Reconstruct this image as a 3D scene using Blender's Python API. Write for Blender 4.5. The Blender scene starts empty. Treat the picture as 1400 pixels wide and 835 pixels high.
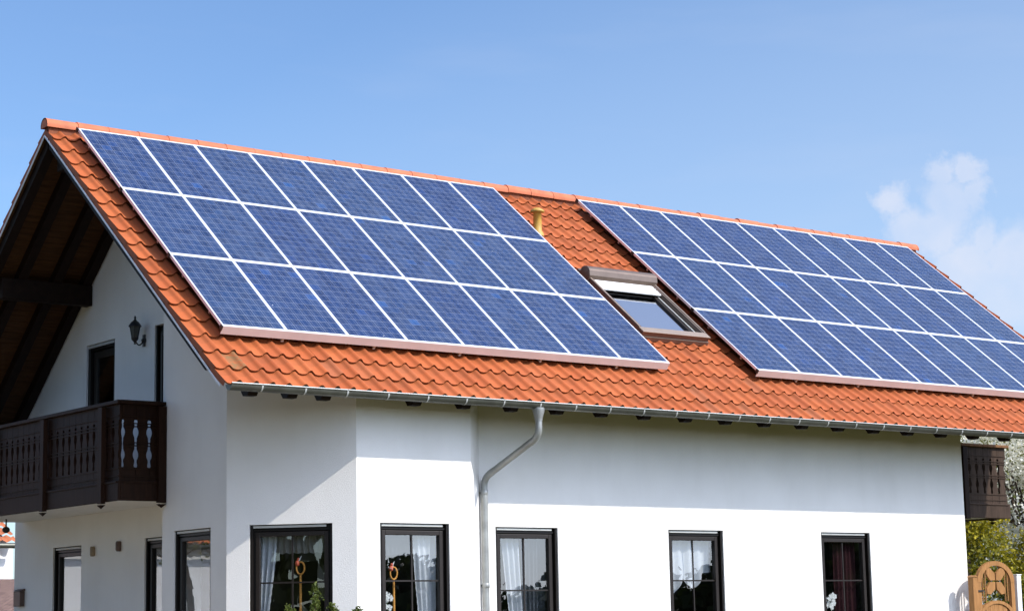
import bpy, bmesh, math, random
from mathutils import Vector, Matrix
from mathutils.geometry import tessellate_polygon

random.seed(7)
C = bpy.context.scene.collection
Z0 = 9.3                       # height of the reference level (top edge of the solar arrays) above the ground
TH = 0.6804114
CS, SN = math.cos(TH), math.sin(TH)
YR = 0.3586                    # y of the ridge
N = Vector((0, -SN, CS))       # normal of the front roof slope
DV = Vector((0, -CS, -SN))     # down the front slope
XL, XR_ = -0.38, 19.56         # verges
YW, YF = -3.95, -4.5           # front wall, bay front
XA, XREC, XEND = 0.813, 1.46, 15.553
YBACK = 5.4
BAX = 2.12                     # left corner of the bay
BEX = 4.09                     # right corner of the bay
UP = Vector((0, 0, 1))

def R(u, v, o=0.0):
    return Vector((u, 0, Z0)) + DV * v + N * o
def vtop(o):
    return -(YR + o * SN) / CS
def soffit_z(y, off):
    """height of the plane at normal offset off below the array plane"""
    a = abs(y - YR)
    apex = YR * math.tan(TH) + off / CS
    return Z0 + apex - math.tan(TH) * a

# ------------------------------------------------------------------ materials
def nd(nt, t, **k):
    n = nt.nodes.new(t)
    for a, b in k.items():
        if a == 'i':
            for s, v in b.items(): n.inputs[s].default_value = v
        else: setattr(n, a, b)
    return n
def mth(nt, op, a, b=None, c=None, clamp=False):
    n = nt.nodes.new('ShaderNodeMath'); n.operation = op; n.use_clamp = clamp
    for k, v in enumerate((a, b, c)):
        if v is None: continue
        if isinstance(v, (int, float)): n.inputs[k].default_value = v
        else: nt.links.new(v, n.inputs[k])
    return n.outputs[0]
def mixc(nt, f, a, b, blend='MIX'):
    n = nt.nodes.new('ShaderNodeMix'); n.data_type = 'RGBA'; n.blend_type = blend
    for idx, v in ((0, f), (6, a), (7, b)):
        if isinstance(v, (int, float)): n.inputs[idx].default_value = v
        elif isinstance(v, tuple): n.inputs[idx].default_value = v if len(v) == 4 else (*v, 1)
        else: nt.links.new(v, n.inputs[idx])
    return n.outputs[2]
def ramp(nt, f, stops):
    n = nt.nodes.new('ShaderNodeValToRGB')
    while len(n.color_ramp.elements) < len(stops): n.color_ramp.elements.new(0.5)
    for e, (p, c) in zip(n.color_ramp.elements, stops):
        e.position = p; e.color = c if len(c) == 4 else (*c, 1)
    nt.links.new(f, n.inputs[0]); return n.outputs[0]
def newmat(name):
    m = bpy.data.materials.new(name); m.use_nodes = True
    return m, m.node_tree, m.node_tree.nodes['Principled BSDF']
def noise(nt, scale, detail=4, vec=None, rough=.55):
    n = nd(nt, 'ShaderNodeTexNoise', i={'Scale': scale, 'Detail': detail, 'Roughness': rough})
    if vec is not None: nt.links.new(vec, n.inputs['Vector'])
    return n.outputs[0]
def bump(nt, b, h, strength=.3, dist=.01):
    n = nd(nt, 'ShaderNodeBump', i={'Strength': strength, 'Distance': dist})
    nt.links.new(h, n.inputs['Height']); nt.links.new(n.outputs[0], b.inputs['Normal'])
def objco(nt, scale=(1, 1, 1)):
    t = nd(nt, 'ShaderNodeTexCoord'); m = nd(nt, 'ShaderNodeMapping')
    m.inputs['Scale'].default_value = scale
    nt.links.new(t.outputs['Object'], m.inputs[0]); return m.outputs[0]

def mat_plain(name, col, rough=.6, metal=0.0, var=.15, scale=6.0, bmp=.15, spec=.5, sc=(1, 1, 1)):
    m, nt, b = newmat(name)
    v = objco(nt, sc)
    f = noise(nt, scale, 5, v)
    c = ramp(nt, f, [(.3, tuple(x * (1 - var) for x in col)), (.7, tuple(min(1, x * (1 + var)) for x in col))])
    nt.links.new(c, b.inputs['Base Color'])
    b.inputs['Roughness'].default_value = rough; b.inputs['Metallic'].default_value = metal
    b.inputs['Specular IOR Level'].default_value = spec
    if bmp: bump(nt, b, noise(nt, scale * 8, 3, v), bmp, .004)
    return m

def mat_stucco():
    m, nt, b = newmat('stucco')
    v = objco(nt)
    f = noise(nt, .9, 5, v)
    c = ramp(nt, f, [(.3, (.79, .76, .715)), (.7, (.85, .82, .775))])
    st = noise(nt, 2.2, 6, objco(nt, (1, 1, .22)))
    c = mixc(nt, ramp(nt, st, [(.48, (0, 0, 0)), (.8, (.18, .18, .18))]), c, (.58, .55, .50))
    nt.links.new(c, b.inputs['Base Color'])
    b.inputs['Roughness'].default_value = .92; b.inputs['Specular IOR Level'].default_value = .2
    g = noise(nt, 70, 3, v, .8)
    bump(nt, b, g, .5, .009)
    return m

def mat_tile(back=False):
    m, nt, b = newmat('clay_tile')
    uv = nd(nt, 'ShaderNodeUVMap').outputs[0]
    sep = nd(nt, 'ShaderNodeSeparateXYZ'); nt.links.new(uv, sep.inputs[0])
    at = nd(nt, 'ShaderNodeAttribute', attribute_name='tint')
    t = at.outputs['Fac']
    c = ramp(nt, t, [(0, (.29, .060, .013)), (.5, (.39, .087, .020)), (.85, (.45, .110, .027)), (1, (.32, .095, .036))])
    cn = nd(nt, 'ShaderNodeCombineXYZ'); nt.links.new(sep.outputs[0], cn.inputs[0]); nt.links.new(sep.outputs[1], cn.inputs[1])
    n1 = noise(nt, 1.1, 6, cn.outputs[0])
    c = mixc(nt, ramp(nt, n1, [(.45, (0, 0, 0)), (.8, (.4, .4, .4))]), c, (.36, .11, .045))
    n2 = noise(nt, 9, 5, cn.outputs[0], .7)
    c = mixc(nt, ramp(nt, n2, [(.56, (0, 0, 0)), (.76, (.35, .35, .35))]), c, (.26, .075, .028))
    # fine sand grain
    n3 = noise(nt, 120, 2, cn.outputs[0])
    c = mixc(nt, .25, c, ramp(nt, n3, [(.3, (.29, .07, .018)), (.7, (.56, .14, .038))]))
    # shade painted into the noses, overlaps, roll feet and verge sides
    gap_shade = nd(nt, 'ShaderNodeAttribute', attribute_name='gap_shade').outputs['Fac']
    c = mixc(nt, gap_shade, c, (.14, .055, .018))
    moss = nd(nt, 'ShaderNodeAttribute', attribute_name='moss').outputs['Fac']
    mf = mth(nt, 'MULTIPLY', moss, ramp(nt, noise(nt, 14, 4, cn.outputs[0]), [(.35, (.1, .1, .1)), (.6, (1, 1, 1))]))
    c = mixc(nt, mf, c, (.13, .12, .05))
    nt.links.new(c, b.inputs['Base Color'])
    b.inputs['Roughness'].default_value = .68; b.inputs['Specular IOR Level'].default_value = .35
    bump(nt, b, n3, .25, .003)
    return m

def mat_cells():
    m, nt, b = newmat('solar_cells')
    uv = nd(nt, 'ShaderNodeUVMap').outputs[0]
    oi = nd(nt, 'ShaderNodeObjectInfo')
    s = nd(nt, 'ShaderNodeSeparateXYZ'); nt.links.new(uv, s.inputs[0])
    cu = mth(nt, 'DIVIDE', mth(nt, 'SUBTRACT', s.outputs[0], .028), .157)
    cv = mth(nt, 'DIVIDE', mth(nt, 'SUBTRACT', s.outputs[1], .030), .1562)
    fu, fv = mth(nt, 'FRACT', cu), mth(nt, 'FRACT', cv)
    du = mth(nt, 'ABSOLUTE', mth(nt, 'SUBTRACT', fu, .5)); dv = mth(nt, 'ABSOLUTE', mth(nt, 'SUBTRACT', fv, .5))
    gap = mth(nt, 'GREATER_THAN', mth(nt, 'MAXIMUM', du, dv), .484)
    bus = mth(nt, 'LESS_THAN', mth(nt, 'ABSOLUTE', mth(nt, 'SUBTRACT', du, .25)), .0095)
    idv = nd(nt, 'ShaderNodeCombineXYZ')
    nt.links.new(mth(nt, 'FLOOR', cu), idv.inputs[0]); nt.links.new(mth(nt, 'FLOOR', cv), idv.inputs[1])
    nt.links.new(mth(nt, 'MULTIPLY', oi.outputs['Random'], 531.0), idv.inputs[2])
    wn = nd(nt, 'ShaderNodeTexWhiteNoise'); nt.links.new(idv.outputs[0], wn.inputs[0])
    c = ramp(nt, wn.outputs[0], [(0, (.009, .025, .080)), (.5, (.011, .031, .097)), (.97, (.013, .036, .110)), (.988, (.011, .036, .125)), (1, (.008, .052, .18))])
    # polycrystalline grains
    off = nd(nt, 'ShaderNodeVectorMath', operation='ADD'); nt.links.new(uv, off.inputs[0])
    mv = nd(nt, 'ShaderNodeCombineXYZ'); nt.links.new(mth(nt, 'MULTIPLY', oi.outputs['Random'], 97.0), mv.inputs[0]); nt.links.new(mv.outputs[0], off.inputs[1])
    vo = nd(nt, 'ShaderNodeTexVoronoi', i={'Scale': 42.0}); nt.links.new(off.outputs[0], vo.inputs['Vector'])
    sx = nd(nt, 'ShaderNodeSeparateColor'); nt.links.new(vo.outputs['Color'], sx.inputs[0])
    g = ramp(nt, sx.outputs[0], [(0, (.82, .82, .85)), (1, (1.18, 1.17, 1.14))])
    c = mixc(nt, 1.0, c, g, 'MULTIPLY')
    # whole panels differ a little in tone
    pt = ramp(nt, oi.outputs['Random'], [(0, (.84, .88, .95)), (.5, (1, 1, 1)), (1, (1.2, 1.12, 1.0))])
    c = mixc(nt, 1.0, c, pt, 'MULTIPLY')
    c = mixc(nt, mth(nt, 'MULTIPLY', bus, .36), c, (.50, .52, .60))
    c = mixc(nt, mth(nt, 'MULTIPLY', gap, .38), c, (.56, .58, .64))
    # border of the backsheet outside the cells
    edge = mth(nt, 'ADD', mth(nt, 'LESS_THAN', cu, 0.0), mth(nt, 'GREATER_THAN', cu, 6.0))
    edge = mth(nt, 'ADD', edge, mth(nt, 'ADD', mth(nt, 'LESS_THAN', cv, 0.0), mth(nt, 'GREATER_THAN', cv, 12.0)), clamp=True)
    c = mixc(nt, mth(nt, 'MULTIPLY', edge, .6), c, (.6, .62, .66))
    # a few droppings and dust
    sp = noise(nt, 3.2, 6, off.outputs[0], .65)
    c = mixc(nt, ramp(nt, sp, [(.45, (0, 0, 0)), (.85, (.14, .14, .14))]), c, (.26, .30, .36))
    sp2 = nd(nt, 'ShaderNodeTexVoronoi', i={'Scale': 2.3}); nt.links.new(off.outputs[0], sp2.inputs['Vector'])
    c = mixc(nt, mth(nt, 'LESS_THAN', sp2.outputs['Distance'], .018), c, (.75, .75, .74))
    nt.links.new(c, b.inputs['Base Color'])
    b.inputs['Roughness'].default_value = .16
    r = ramp(nt, sp, [(.3, (.10, .10, .10)), (.8, (.26, .26, .26))]); nt.links.new(r, b.inputs['Roughness'])
    b.inputs['IOR'].default_value = 1.38
    return m

def mat_glass(name, base=.12, tint=(.9, .93, .95)):
    m = bpy.data.materials.new(name); m.use_nodes = True; nt = m.node_tree; nt.nodes.clear()
    out = nd(nt, 'ShaderNodeOutputMaterial')
    tr = nd(nt, 'ShaderNodeBsdfTransparent'); tr.inputs[0].default_value = (*tint, 1)
    gl = nd(nt, 'ShaderNodeBsdfGlossy', i={'Roughness': .0}); gl.inputs[0].default_value = (.98, .98, 1, 1)
    v = objco(nt)
    bn = nd(nt, 'ShaderNodeBump', i={'Strength': .03, 'Distance': .01}); nt.links.new(noise(nt, 2.5, 2, v), bn.inputs['Height'])
    nt.links.new(bn.outputs[0], gl.inputs['Normal'])
    fr = nd(nt, 'ShaderNodeLayerWeight', i={'Blend': .5})
    f = mth(nt, 'ADD', mth(nt, 'MULTIPLY', mth(nt, 'POWER', fr.outputs['Facing'], 4.0), .9), base, clamp=True)
    mx = nd(nt, 'ShaderNodeMixShader'); nt.links.new(f, mx.inputs[0]); nt.links.new(tr.outputs[0], mx.inputs[1]); nt.links.new(gl.outputs[0], mx.inputs[2])
    nt.links.new(mx.outputs[0], out.inputs[0])
    return m

def mat_wood(name, col, rough=.6, sc=(9, 9, .8), var=.35):
    m, nt, b = newmat(name)
    v = objco(nt, sc)
    f = noise(nt, 3.0, 6, v, .6)
    c = ramp(nt, f, [(.3, tuple(x * (1 - var) for x in col)), (.7, tuple(x * (1 + var) for x in col))])
    nt.links.new(c, b.inputs['Base Color']); b.inputs['Roughness'].default_value = rough
    b.inputs['Specular IOR Level'].default_value = .12
    bump(nt, b, f, .3, .004)
    return m

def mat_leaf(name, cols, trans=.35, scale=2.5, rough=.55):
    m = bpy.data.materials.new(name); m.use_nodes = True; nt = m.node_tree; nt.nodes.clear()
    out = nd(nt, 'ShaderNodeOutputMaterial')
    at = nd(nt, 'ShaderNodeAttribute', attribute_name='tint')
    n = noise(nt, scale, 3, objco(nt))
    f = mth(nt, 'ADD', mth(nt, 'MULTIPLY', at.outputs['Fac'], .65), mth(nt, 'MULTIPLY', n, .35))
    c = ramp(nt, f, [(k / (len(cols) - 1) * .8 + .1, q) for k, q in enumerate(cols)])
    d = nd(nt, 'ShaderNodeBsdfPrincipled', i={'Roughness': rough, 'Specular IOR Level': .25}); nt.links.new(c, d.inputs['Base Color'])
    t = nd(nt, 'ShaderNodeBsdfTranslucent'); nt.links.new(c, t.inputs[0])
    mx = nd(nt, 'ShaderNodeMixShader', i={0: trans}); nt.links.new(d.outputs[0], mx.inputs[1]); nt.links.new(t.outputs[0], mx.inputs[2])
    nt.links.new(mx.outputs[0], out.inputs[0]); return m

def mat_fabric(name, col, trans=.4, alpha=1.0):
    m = bpy.data.materials.new(name); m.use_nodes = True; nt = m.node_tree; nt.nodes.clear()
    out = nd(nt, 'ShaderNodeOutputMaterial')
    n = noise(nt, 30, 3, objco(nt))
    c = ramp(nt, n, [(.3, tuple(x * .88 for x in col)), (.7, col)])
    d = nd(nt, 'ShaderNodeBsdfDiffuse'); t = nd(nt, 'ShaderNodeBsdfTranslucent')
    nt.links.new(c, d.inputs[0]); nt.links.new(c, t.inputs[0])
    mx = nd(nt, 'ShaderNodeMixShader', i={0: trans}); nt.links.new(d.outputs[0], mx.inputs[1]); nt.links.new(t.outputs[0], mx.inputs[2])
    o = mx.outputs[0]
    if alpha < 1:
        tp = nd(nt, 'ShaderNodeBsdfTransparent'); m2 = nd(nt, 'ShaderNodeMixShader', i={0: alpha})
        nt.links.new(tp.outputs[0], m2.inputs[1]); nt.links.new(o, m2.inputs[2]); o = m2.outputs[0]
    nt.links.new(o, out.inputs[0]); return m

M = dict(
    stucco=mat_stucco(), tile=mat_tile(), cells=mat_cells(),
    ridge=mat_plain('ridge_clay', (.47, .128, .050), .7, var=.18, scale=5),
    alu=mat_plain('aluminium_frame', (.80, .80, .82), .38, metal=.25, var=.05, scale=3, bmp=.03),
    alu_dark=mat_plain('aluminium_rail', (.32, .31, .32), .45, metal=.5, var=.1),
    fascia=mat_plain('array_fascia', (.72, .66, .63), .5, metal=.1, var=.08, scale=2, bmp=.03),
    ridge_shade=mat_plain('ridge_shade_fill', (.20, .060, .024), .9, var=.3), zinc=mat_plain('zinc_sheet', (.105, .105, .085), .42, metal=.45, var=.22, scale=4, bmp=.05),
    zincpipe=mat_plain('zinc_pipe', (.33, .33, .31), .42, metal=.45, var=.2, scale=5, bmp=.05),
    lip_highlight=mat_plain('gutter_lip_highlight', (.50, .50, .47), .4, metal=.3, var=.1), trim=mat_plain('verge_metal', (.66, .66, .68), .5, metal=.1, var=.1),
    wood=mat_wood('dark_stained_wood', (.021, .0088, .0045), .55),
    wood_lit=mat_wood('sunlit_brown_wood', (.060, .038, .026), .6), soffit=mat_wood('soffit_planks', (.060, .027, .010), .6, (.8, 7, 7)),  # wood_lit: paler copy of the dark wood, sunshine put into its colour
    rafter=mat_wood('rafter_wood', (.012, .006, .0035), .6, (3, .8, 3)),
    frame=mat_plain('dark_window_frame', (.010, .0075, .006), .4, spec=.25, var=.15, bmp=.03),
    sash=mat_plain('brown_sash', (.018, .013, .010), .42, spec=.3, var=.15, bmp=.03),
    bronze=mat_plain('brown_aluminium', (.16, .115, .09), .38, metal=.45, var=.12, bmp=.03),
    bronze_lt=mat_plain('light_brown_aluminium', (.34, .26, .20), .38, metal=.4, var=.1, bmp=.03),
    slat=mat_plain('shutter_slat', (.46, .46, .43), .45, var=.08, bmp=.03),
    whiteslat=mat_plain('white_shutter', (.82, .81, .79), .45, var=.04, bmp=.03),
    black=mat_plain('black_iron', (.012, .012, .013), .45, var=.2),
    glass=mat_glass('window_glass', .16), glassd=mat_glass('gable_glass', .20, (.75, .78, .78)), skyglass=mat_glass('roof_window_glass', .80, (.5, .55, .6)),
    lampglass=mat_plain('lamp_glass', (.10, .10, .09), .2, var=.1, bmp=0),
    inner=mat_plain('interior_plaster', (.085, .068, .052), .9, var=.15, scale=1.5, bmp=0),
    darkroom=mat_plain('interior_floor', (.05, .035, .025), .7, var=.2, bmp=0),
    lace=mat_fabric('white_lace', (.86, .88, .90), .45), sheer=mat_fabric('sheer_net', (.60, .66, .74), .45, .16),
    redcloth=mat_fabric('dark_red_cloth', (.050, .020, .022), .2), valance=mat_fabric('grey_lace_valance', (.40, .38, .33), .4, .8),
    sky_backing=mat_plain('sky_blue_backing', (.16, .22, .32), .8, var=.1, bmp=0), ochre=mat_plain('ochre_vent', (.50, .30, .055), .55, var=.25, scale=9),
    orange=mat_plain('orange_straw', (.62, .27, .045), .7, var=.3, scale=30), red=mat_plain('red_bird', (.62, .11, .05), .6, var=.3, scale=20),
    petal=mat_fabric('white_petal', (.88, .87, .82), .3), stem=mat_plain('green_stem', (.05, .10, .02), .6),
    gatewood=mat_wood('honey_gate_wood', (.32, .155, .055), .5, (7, 7, 1.2), .25), sunlit_white=mat_plain('sunlit_post_white', (.8, .8, .8), .5, var=.06),
    copper=mat_plain('copper_box', (.115, .072, .055), .5, metal=.2, var=.15), beige=mat_plain('beige_fitting', (.27, .20, .12), .5, var=.15),
    bark=mat_wood('bark', (.06, .042, .030), .9, (3, 3, 1), .5),
    thuja=mat_leaf('thuja_leaf', [(.014, .020, .003), (.085, .10, .008), (.36, .30, .016), (.74, .54, .022)], .3, 1.2),
    blossom=mat_leaf('white_blossom', [(.34, .33, .18), (.76, .72, .56), (.90, .87, .76), (.92, .90, .84)], .42, 2),
    youngleaf=mat_leaf('young_leaf', [(.035, .045, .008), (.13, .15, .025), (.30, .28, .08)], .35, 2),
    shrub=mat_leaf('shrub_leaf', [(.020, .035, .006), (.07, .095, .014), (.18, .20, .035)], .3, 3),
    darkwood=mat_leaf('tree_leaf', [(.008, .014, .004), (.025, .038, .010), (.05, .07, .016)], .2, .3),
    plaster2=mat_plain('neighbour_plaster', (.80, .79, .76), .9, var=.05, scale=1.2),
    tile2=mat_plain('neighbour_tile', (.40, .12, .045), .75, var=.3, scale=4, sc=(4, 1, 1)),
    grass=mat_plain('lawn', (.058, .055, .016), .9, var=.4, scale=2.5, bmp=.5), bounce_paving=mat_plain('bounce_paving', (.30, .25, .18), .85, var=.2, scale=3),
)
def mat_shingle():
    m, nt, b = newmat('brown_shingles')
    v = objco(nt, (1, 1, 1))
    br = nd(nt, 'ShaderNodeTexBrick', i={'Scale': 4.0, 'Mortar Size': .03, 'Color1': (.13, .075, .06, 1), 'Color2': (.24, .15, .12, 1), 'Mortar': (.025, .018, .016, 1)})
    uv = nd(nt, 'ShaderNodeUVMap'); nt.links.new(uv.outputs[0], br.inputs['Vector'])
    nt.links.new(br.outputs['Color'], b.inputs['Base Color']); b.inputs['Roughness'].default_value = .8
    bump(nt, b, br.outputs['Fac'], -.6, .02); return m
M['shingle'] = mat_shingle()

# ------------------------------------------------------------------ object helpers
def empty(name, loc, label, cat, group=None):
    o = bpy.data.objects.new(name, None); C.objects.link(o); o.location = loc
    o.empty_display_size = .2
    tag(o, label, cat, group); return o
def tag(o, label=None, cat=None, group=None, kind=None):
    for k, v in (('label', label), ('category', cat), ('group', group), ('kind', kind)):
        if v: o[k] = v
    return o
def wloc(o):
    p = Vector((0, 0, 0))
    while o is not None: p += o.location; o = o.parent
    return p

class MB:
    def __init__(s): s.v, s.f, s.uv, s.tint, s.smooth = [], [], {}, {}, set()
    def add(s, vs, fs, uvs=None, smooth=False, tint=None):
        b = len(s.v); s.v += [Vector(p) for p in vs]
        for k, f in enumerate(fs):
            if uvs is not None: s.uv[len(s.f)] = [uvs[i] for i in f]
            if smooth: s.smooth.add(len(s.f))
            if tint is not None: s.tint[len(s.f)] = tint
            s.f.append([i + b for i in f])
        return s
    def box(s, c, size, ax=None):
        """box with centre c, size and optional axes (x,y,z vectors)"""
        X, Y, Z = ax or (Vector((1, 0, 0)), Vector((0, 1, 0)), UP)
        c = Vector(c); h = [q / 2 for q in size]
        vs = [c + X * (i * h[0]) + Y * (j * h[1]) + Z * (k * h[2]) for i in (-1, 1) for j in (-1, 1) for k in (-1, 1)]
        fs = [(0, 1, 3, 2), (4, 6, 7, 5), (0, 4, 5, 1), (2, 3, 7, 6), (0, 2, 6, 4), (1, 5, 7, 3)]
        return s.add(vs, fs)
    def span(s, a, b):
        a, b = Vector(a), Vector(b)
        return s.box((a + b) / 2, [abs(q) for q in (b - a)])
    def bar(s, p0, p1, w, h, up=UP):
        p0, p1 = Vector(p0), Vector(p1); d = (p1 - p0); L = d.length; d.normalize()
        X = d.cross(up).normalized(); Z = X.cross(d).normalized()
        return s.box((p0 + p1) / 2, (L, w, h), (d, X, Z))
    def prism(s, pts, ext):
        """closed polygon pts (3D, planar) extruded by vector ext"""
        ext = Vector(ext); n = len(pts); pts = [Vector(p) for p in pts]
        tris = tessellate_polygon([pts])
        vs = pts + [p + ext for p in pts]
        fs = [tuple(t) for t in tris] + [tuple(i + n for i in reversed(t)) for t in tris]
        fs += [(i, (i + 1) % n, (i + 1) % n + n, i + n) for i in range(n)]
        return s.add(vs, fs)
    def tube(s, pts, rad, seg=10, cap=True):
        pts = [Vector(p) for p in pts]; rings = []
        rad = rad if isinstance(rad, (list, tuple)) else [rad] * len(pts)
        ref = None
        vs, fs = [], []
        for i, p in enumerate(pts):
            d = (pts[min(i + 1, len(pts) - 1)] - pts[max(i - 1, 0)]).normalized()
            if ref is None: ref = d.orthogonal().normalized()
            ref = (ref - d * ref.dot(d)).normalized(); bn = d.cross(ref)
            for k in range(seg):
                a = 2 * math.pi * k / seg
                vs.append(p + (ref * math.cos(a) + bn * math.sin(a)) * rad[i])
        for i in range(len(pts) - 1):
            for k in range(seg):
                fs.append((i * seg + k, i * seg + (k + 1) % seg, (i + 1) * seg + (k + 1) % seg, (i + 1) * seg + k))
        s.add(vs, fs, smooth=True)
        if cap:
            for i in (0, len(pts) - 1):
                s.add([vs[i * seg + k] for k in range(seg)], [tuple(range(seg))])
        return s
    def lathe(s, c, prof, seg=16, sm=True):
        c = Vector(c); vs, fs = [], []
        for r, z in prof:
            for k in range(seg):
                a = 2 * math.pi * k / seg
                vs.append(c + Vector((r * math.cos(a), r * math.sin(a), z)))
        for i in range(len(prof) - 1):
            for k in range(seg):
                fs.append((i * seg + k, i * seg + (k + 1) % seg, (i + 1) * seg + (k + 1) % seg, (i + 1) * seg + k))
        s.add(vs, fs, smooth=sm); n = len(prof) - 1
        s.add(vs[:seg], [tuple(reversed(range(seg)))]); s.add(vs[n * seg:], [tuple(range(seg))])
        return s
    def ball(s, c, r, seg=12, sc=(1, 1, 1)):
        c = Vector(c); vs, fs = [], []; rg = seg // 2
        for i in range(rg + 1):
            t = math.pi * i / rg
            for k in range(seg):
                a = 2 * math.pi * k / seg
                vs.append(c + Vector((r * sc[0] * math.sin(t) * math.cos(a), r * sc[1] * math.sin(t) * math.sin(a), r * sc[2] * math.cos(t))))
        for i in range(rg):
            for k in range(seg):
                fs.append((i * seg + k, (i + 1) * seg + k, (i + 1) * seg + (k + 1) % seg, i * seg + (k + 1) % seg))
        return s.add(vs, fs, smooth=True)
    def build(s, name, mat, parent=None, bevel=0, label=None, solid=0):
        off = wloc(parent) if parent is not None else Vector((0, 0, 0))
        me = bpy.data.meshes.new(name)
        me.from_pydata([tuple(p - off) for p in s.v], [], s.f)
        if s.uv:
            l = me.uv_layers.new(name='UVMap')
            for p in me.polygons:
                u = s.uv.get(p.index)
                if u:
                    for li, q in zip(p.loop_indices, u): l.data[li].uv = q
        if s.tint:
            a = me.attributes.new('tint', 'FLOAT', 'FACE')
            for k, v in s.tint.items(): a.data[k].value = v
        for k in s.smooth: me.polygons[k].use_smooth = True
        me.materials.append(mat)
        o = bpy.data.objects.new(name, me); C.objects.link(o)
        if parent is not None: o.parent = parent
        if bevel:
            bm = o.modifiers.new('bevel', 'BEVEL'); bm.width = bevel; bm.segments = 2; bm.limit_method = 'ANGLE'
        if solid:
            sm = o.modifiers.new('solid', 'SOLIDIFY'); sm.thickness = solid; sm.offset = 0
        if label: o['label'] = label
        return o
def fix_normals(o):
    bm = bmesh.new(); bm.from_mesh(o.data); bmesh.ops.recalc_face_normals(bm, faces=bm.faces); bm.to_mesh(o.data); bm.free()
def dup(root, loc, label):
    r = root.copy(); C.objects.link(r); r.location = loc; r['label'] = label
    for ch in list(root.children):
        c = ch.copy(); C.objects.link(c); c.parent = r
        for g in ch.children:
            d = g.copy(); C.objects.link(d); d.parent = c
    return r

# ------------------------------------------------------------------ the house
house = empty('house', (8, 0.7, 0), 'white rendered two storey house with orange tiled gable roof and dark wooden balconies', 'house')

# walls: one sheet per face, with real openings and reveals
def wall_face(mb, O, xd, pts, holes, nrm, depth=.14):
    """pts, holes in (a, z) coords; O origin; xd direction; nrm outward"""
    to = lambda a, z, d=0: Vector(O) + Vector(xd) * a + UP * z - Vector(nrm) * d
    loops = [[Vector((a, z, 0)) for a, z in pts]] + [[Vector((a0, z0, 0)), Vector((a1, z0, 0)), Vector((a1, z1, 0)), Vector((a0, z1, 0))] for a0, z0, a1, z1 in holes]
    flat = [q for l in loops for q in l]
    mb.add([to(q.x, q.y) for q in flat], [tuple(t) for t in tessellate_polygon(loops)])
    for a0, z0, a1, z1 in holes:
        c = [(a0, z0), (a1, z0), (a1, z1), (a0, z1)]
        for k in range(4):
            p, q = c[k], c[(k + 1) % 4]
            mb.add([to(*p), to(*q), to(*q, depth), to(*p, depth)], [(0, 1, 2, 3)])
S2 = math.sqrt(.5)
ZT = Z0 - 6.235                # window head
ZB = Z0 - 8.05
walls = MB()
topz = lambda y: soffit_z(y, -.285)
FRONT_N = (0, -1, 0)
W_main = [(4.926, 6.111), (8.364, 9.551), (11.823, 13.026)]
x0 = BEX + (YW - YF)           # right chamfer meets the main wall
wall_face(walls, (0, YW, 0), (1, 0, 0), [(x0, 0), (XEND, 0), (XEND, topz(YW)), (x0, topz(YW))],
          [(a, ZB, b, ZT) for a, b in W_main], FRONT_N)
wall_face(walls, (0, YF, 0), (1, 0, 0), [(BAX, 0), (BEX, 0), (BEX, topz(YF)), (BAX, topz(YF))], [(2.502, ZB, 3.687, ZT)], FRONT_N)
LA = (BAX - XA) / S2           # length of the left splayed face
yA = YF + (BAX - XA)
A_dir, A_n = Vector((S2, -S2, 0)), Vector((-S2, -S2, 0))
A_O = Vector((XA, yA, 0))
aw0 = (1.045 - XA) / S2; aw1 = (1.875 - XA) / S2
wall_face(walls, A_O, A_dir, [(0, 0), (LA, 0), (LA, topz(YF)), (0, topz(yA))], [(aw0, ZB, aw1, ZT)], A_n)
wall_face(walls, (BEX, YF, 0), (S2, S2, 0), [(0, 0), ((YW - YF) / S2, 0), ((YW - YF) / S2, topz(YW)), (0, topz(YF))], [], (S2, -S2, 0))
# gable faces looking along -x: a runs towards -y so that it reads left to right from outside
G_dir, G_n = Vector((0, -1, 0)), Vector((-1, 0, 0))
BLK = -1.295
wall_face(walls, (XA, 0, 0), G_dir, [(-BLK, 0), (-yA, 0), (-yA, topz(yA)), (-BLK, topz(BLK))], [(1.655, ZB, 2.743, ZT)], G_n)
wall_face(walls, (XA, BLK, 0), (1, 0, 0), [(0, 0), (XREC - XA, 0), (XREC - XA, topz(BLK)), (0, topz(BLK))], [], (0, 1, 0))
FL1 = Z0 - 5.20                # balcony floor level
wall_face(walls, (XREC, 0, 0), G_dir,
          [(-YBACK, 0), (-BLK, 0), (-BLK, topz(BLK)), (-YR, topz(YR)), (-YBACK, topz(YBACK))],
          [(-3.836, ZB, -2.755, ZT - .015), (-.52, ZB, .58, ZT - .0), (-2.656, FL1, -1.618, Z0 - 2.965), (-.237, FL1, .45, Z0 - 2.935)], G_n)
wall_face(walls, (0, YBACK, 0), (-1, 0, 0), [(-XEND, 0), (-XREC, 0), (-XREC, topz(YBACK)), (-XEND, topz(YBACK))], [], (0, 1, 0))
wall_face(walls, (XEND, 0, 0), (0, 1, 0), [(YW, 0), (YBACK, 0), (YBACK, topz(YBACK)), (YR, topz(YR)), (YW, topz(YW))], [], (1, 0, 0))
walls.build('wall', M['stucco'], house)

# interior: floors, a partition behind the windows
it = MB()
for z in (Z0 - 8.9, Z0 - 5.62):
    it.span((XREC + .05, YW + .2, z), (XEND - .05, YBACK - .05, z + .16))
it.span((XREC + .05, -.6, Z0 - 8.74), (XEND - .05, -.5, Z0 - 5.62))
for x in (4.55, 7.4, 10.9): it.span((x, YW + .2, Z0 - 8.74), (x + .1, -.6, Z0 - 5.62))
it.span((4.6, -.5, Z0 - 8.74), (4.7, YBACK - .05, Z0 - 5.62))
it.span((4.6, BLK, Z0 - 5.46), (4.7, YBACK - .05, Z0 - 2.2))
it.build('interior_wall', M['inner'], house)

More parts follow.
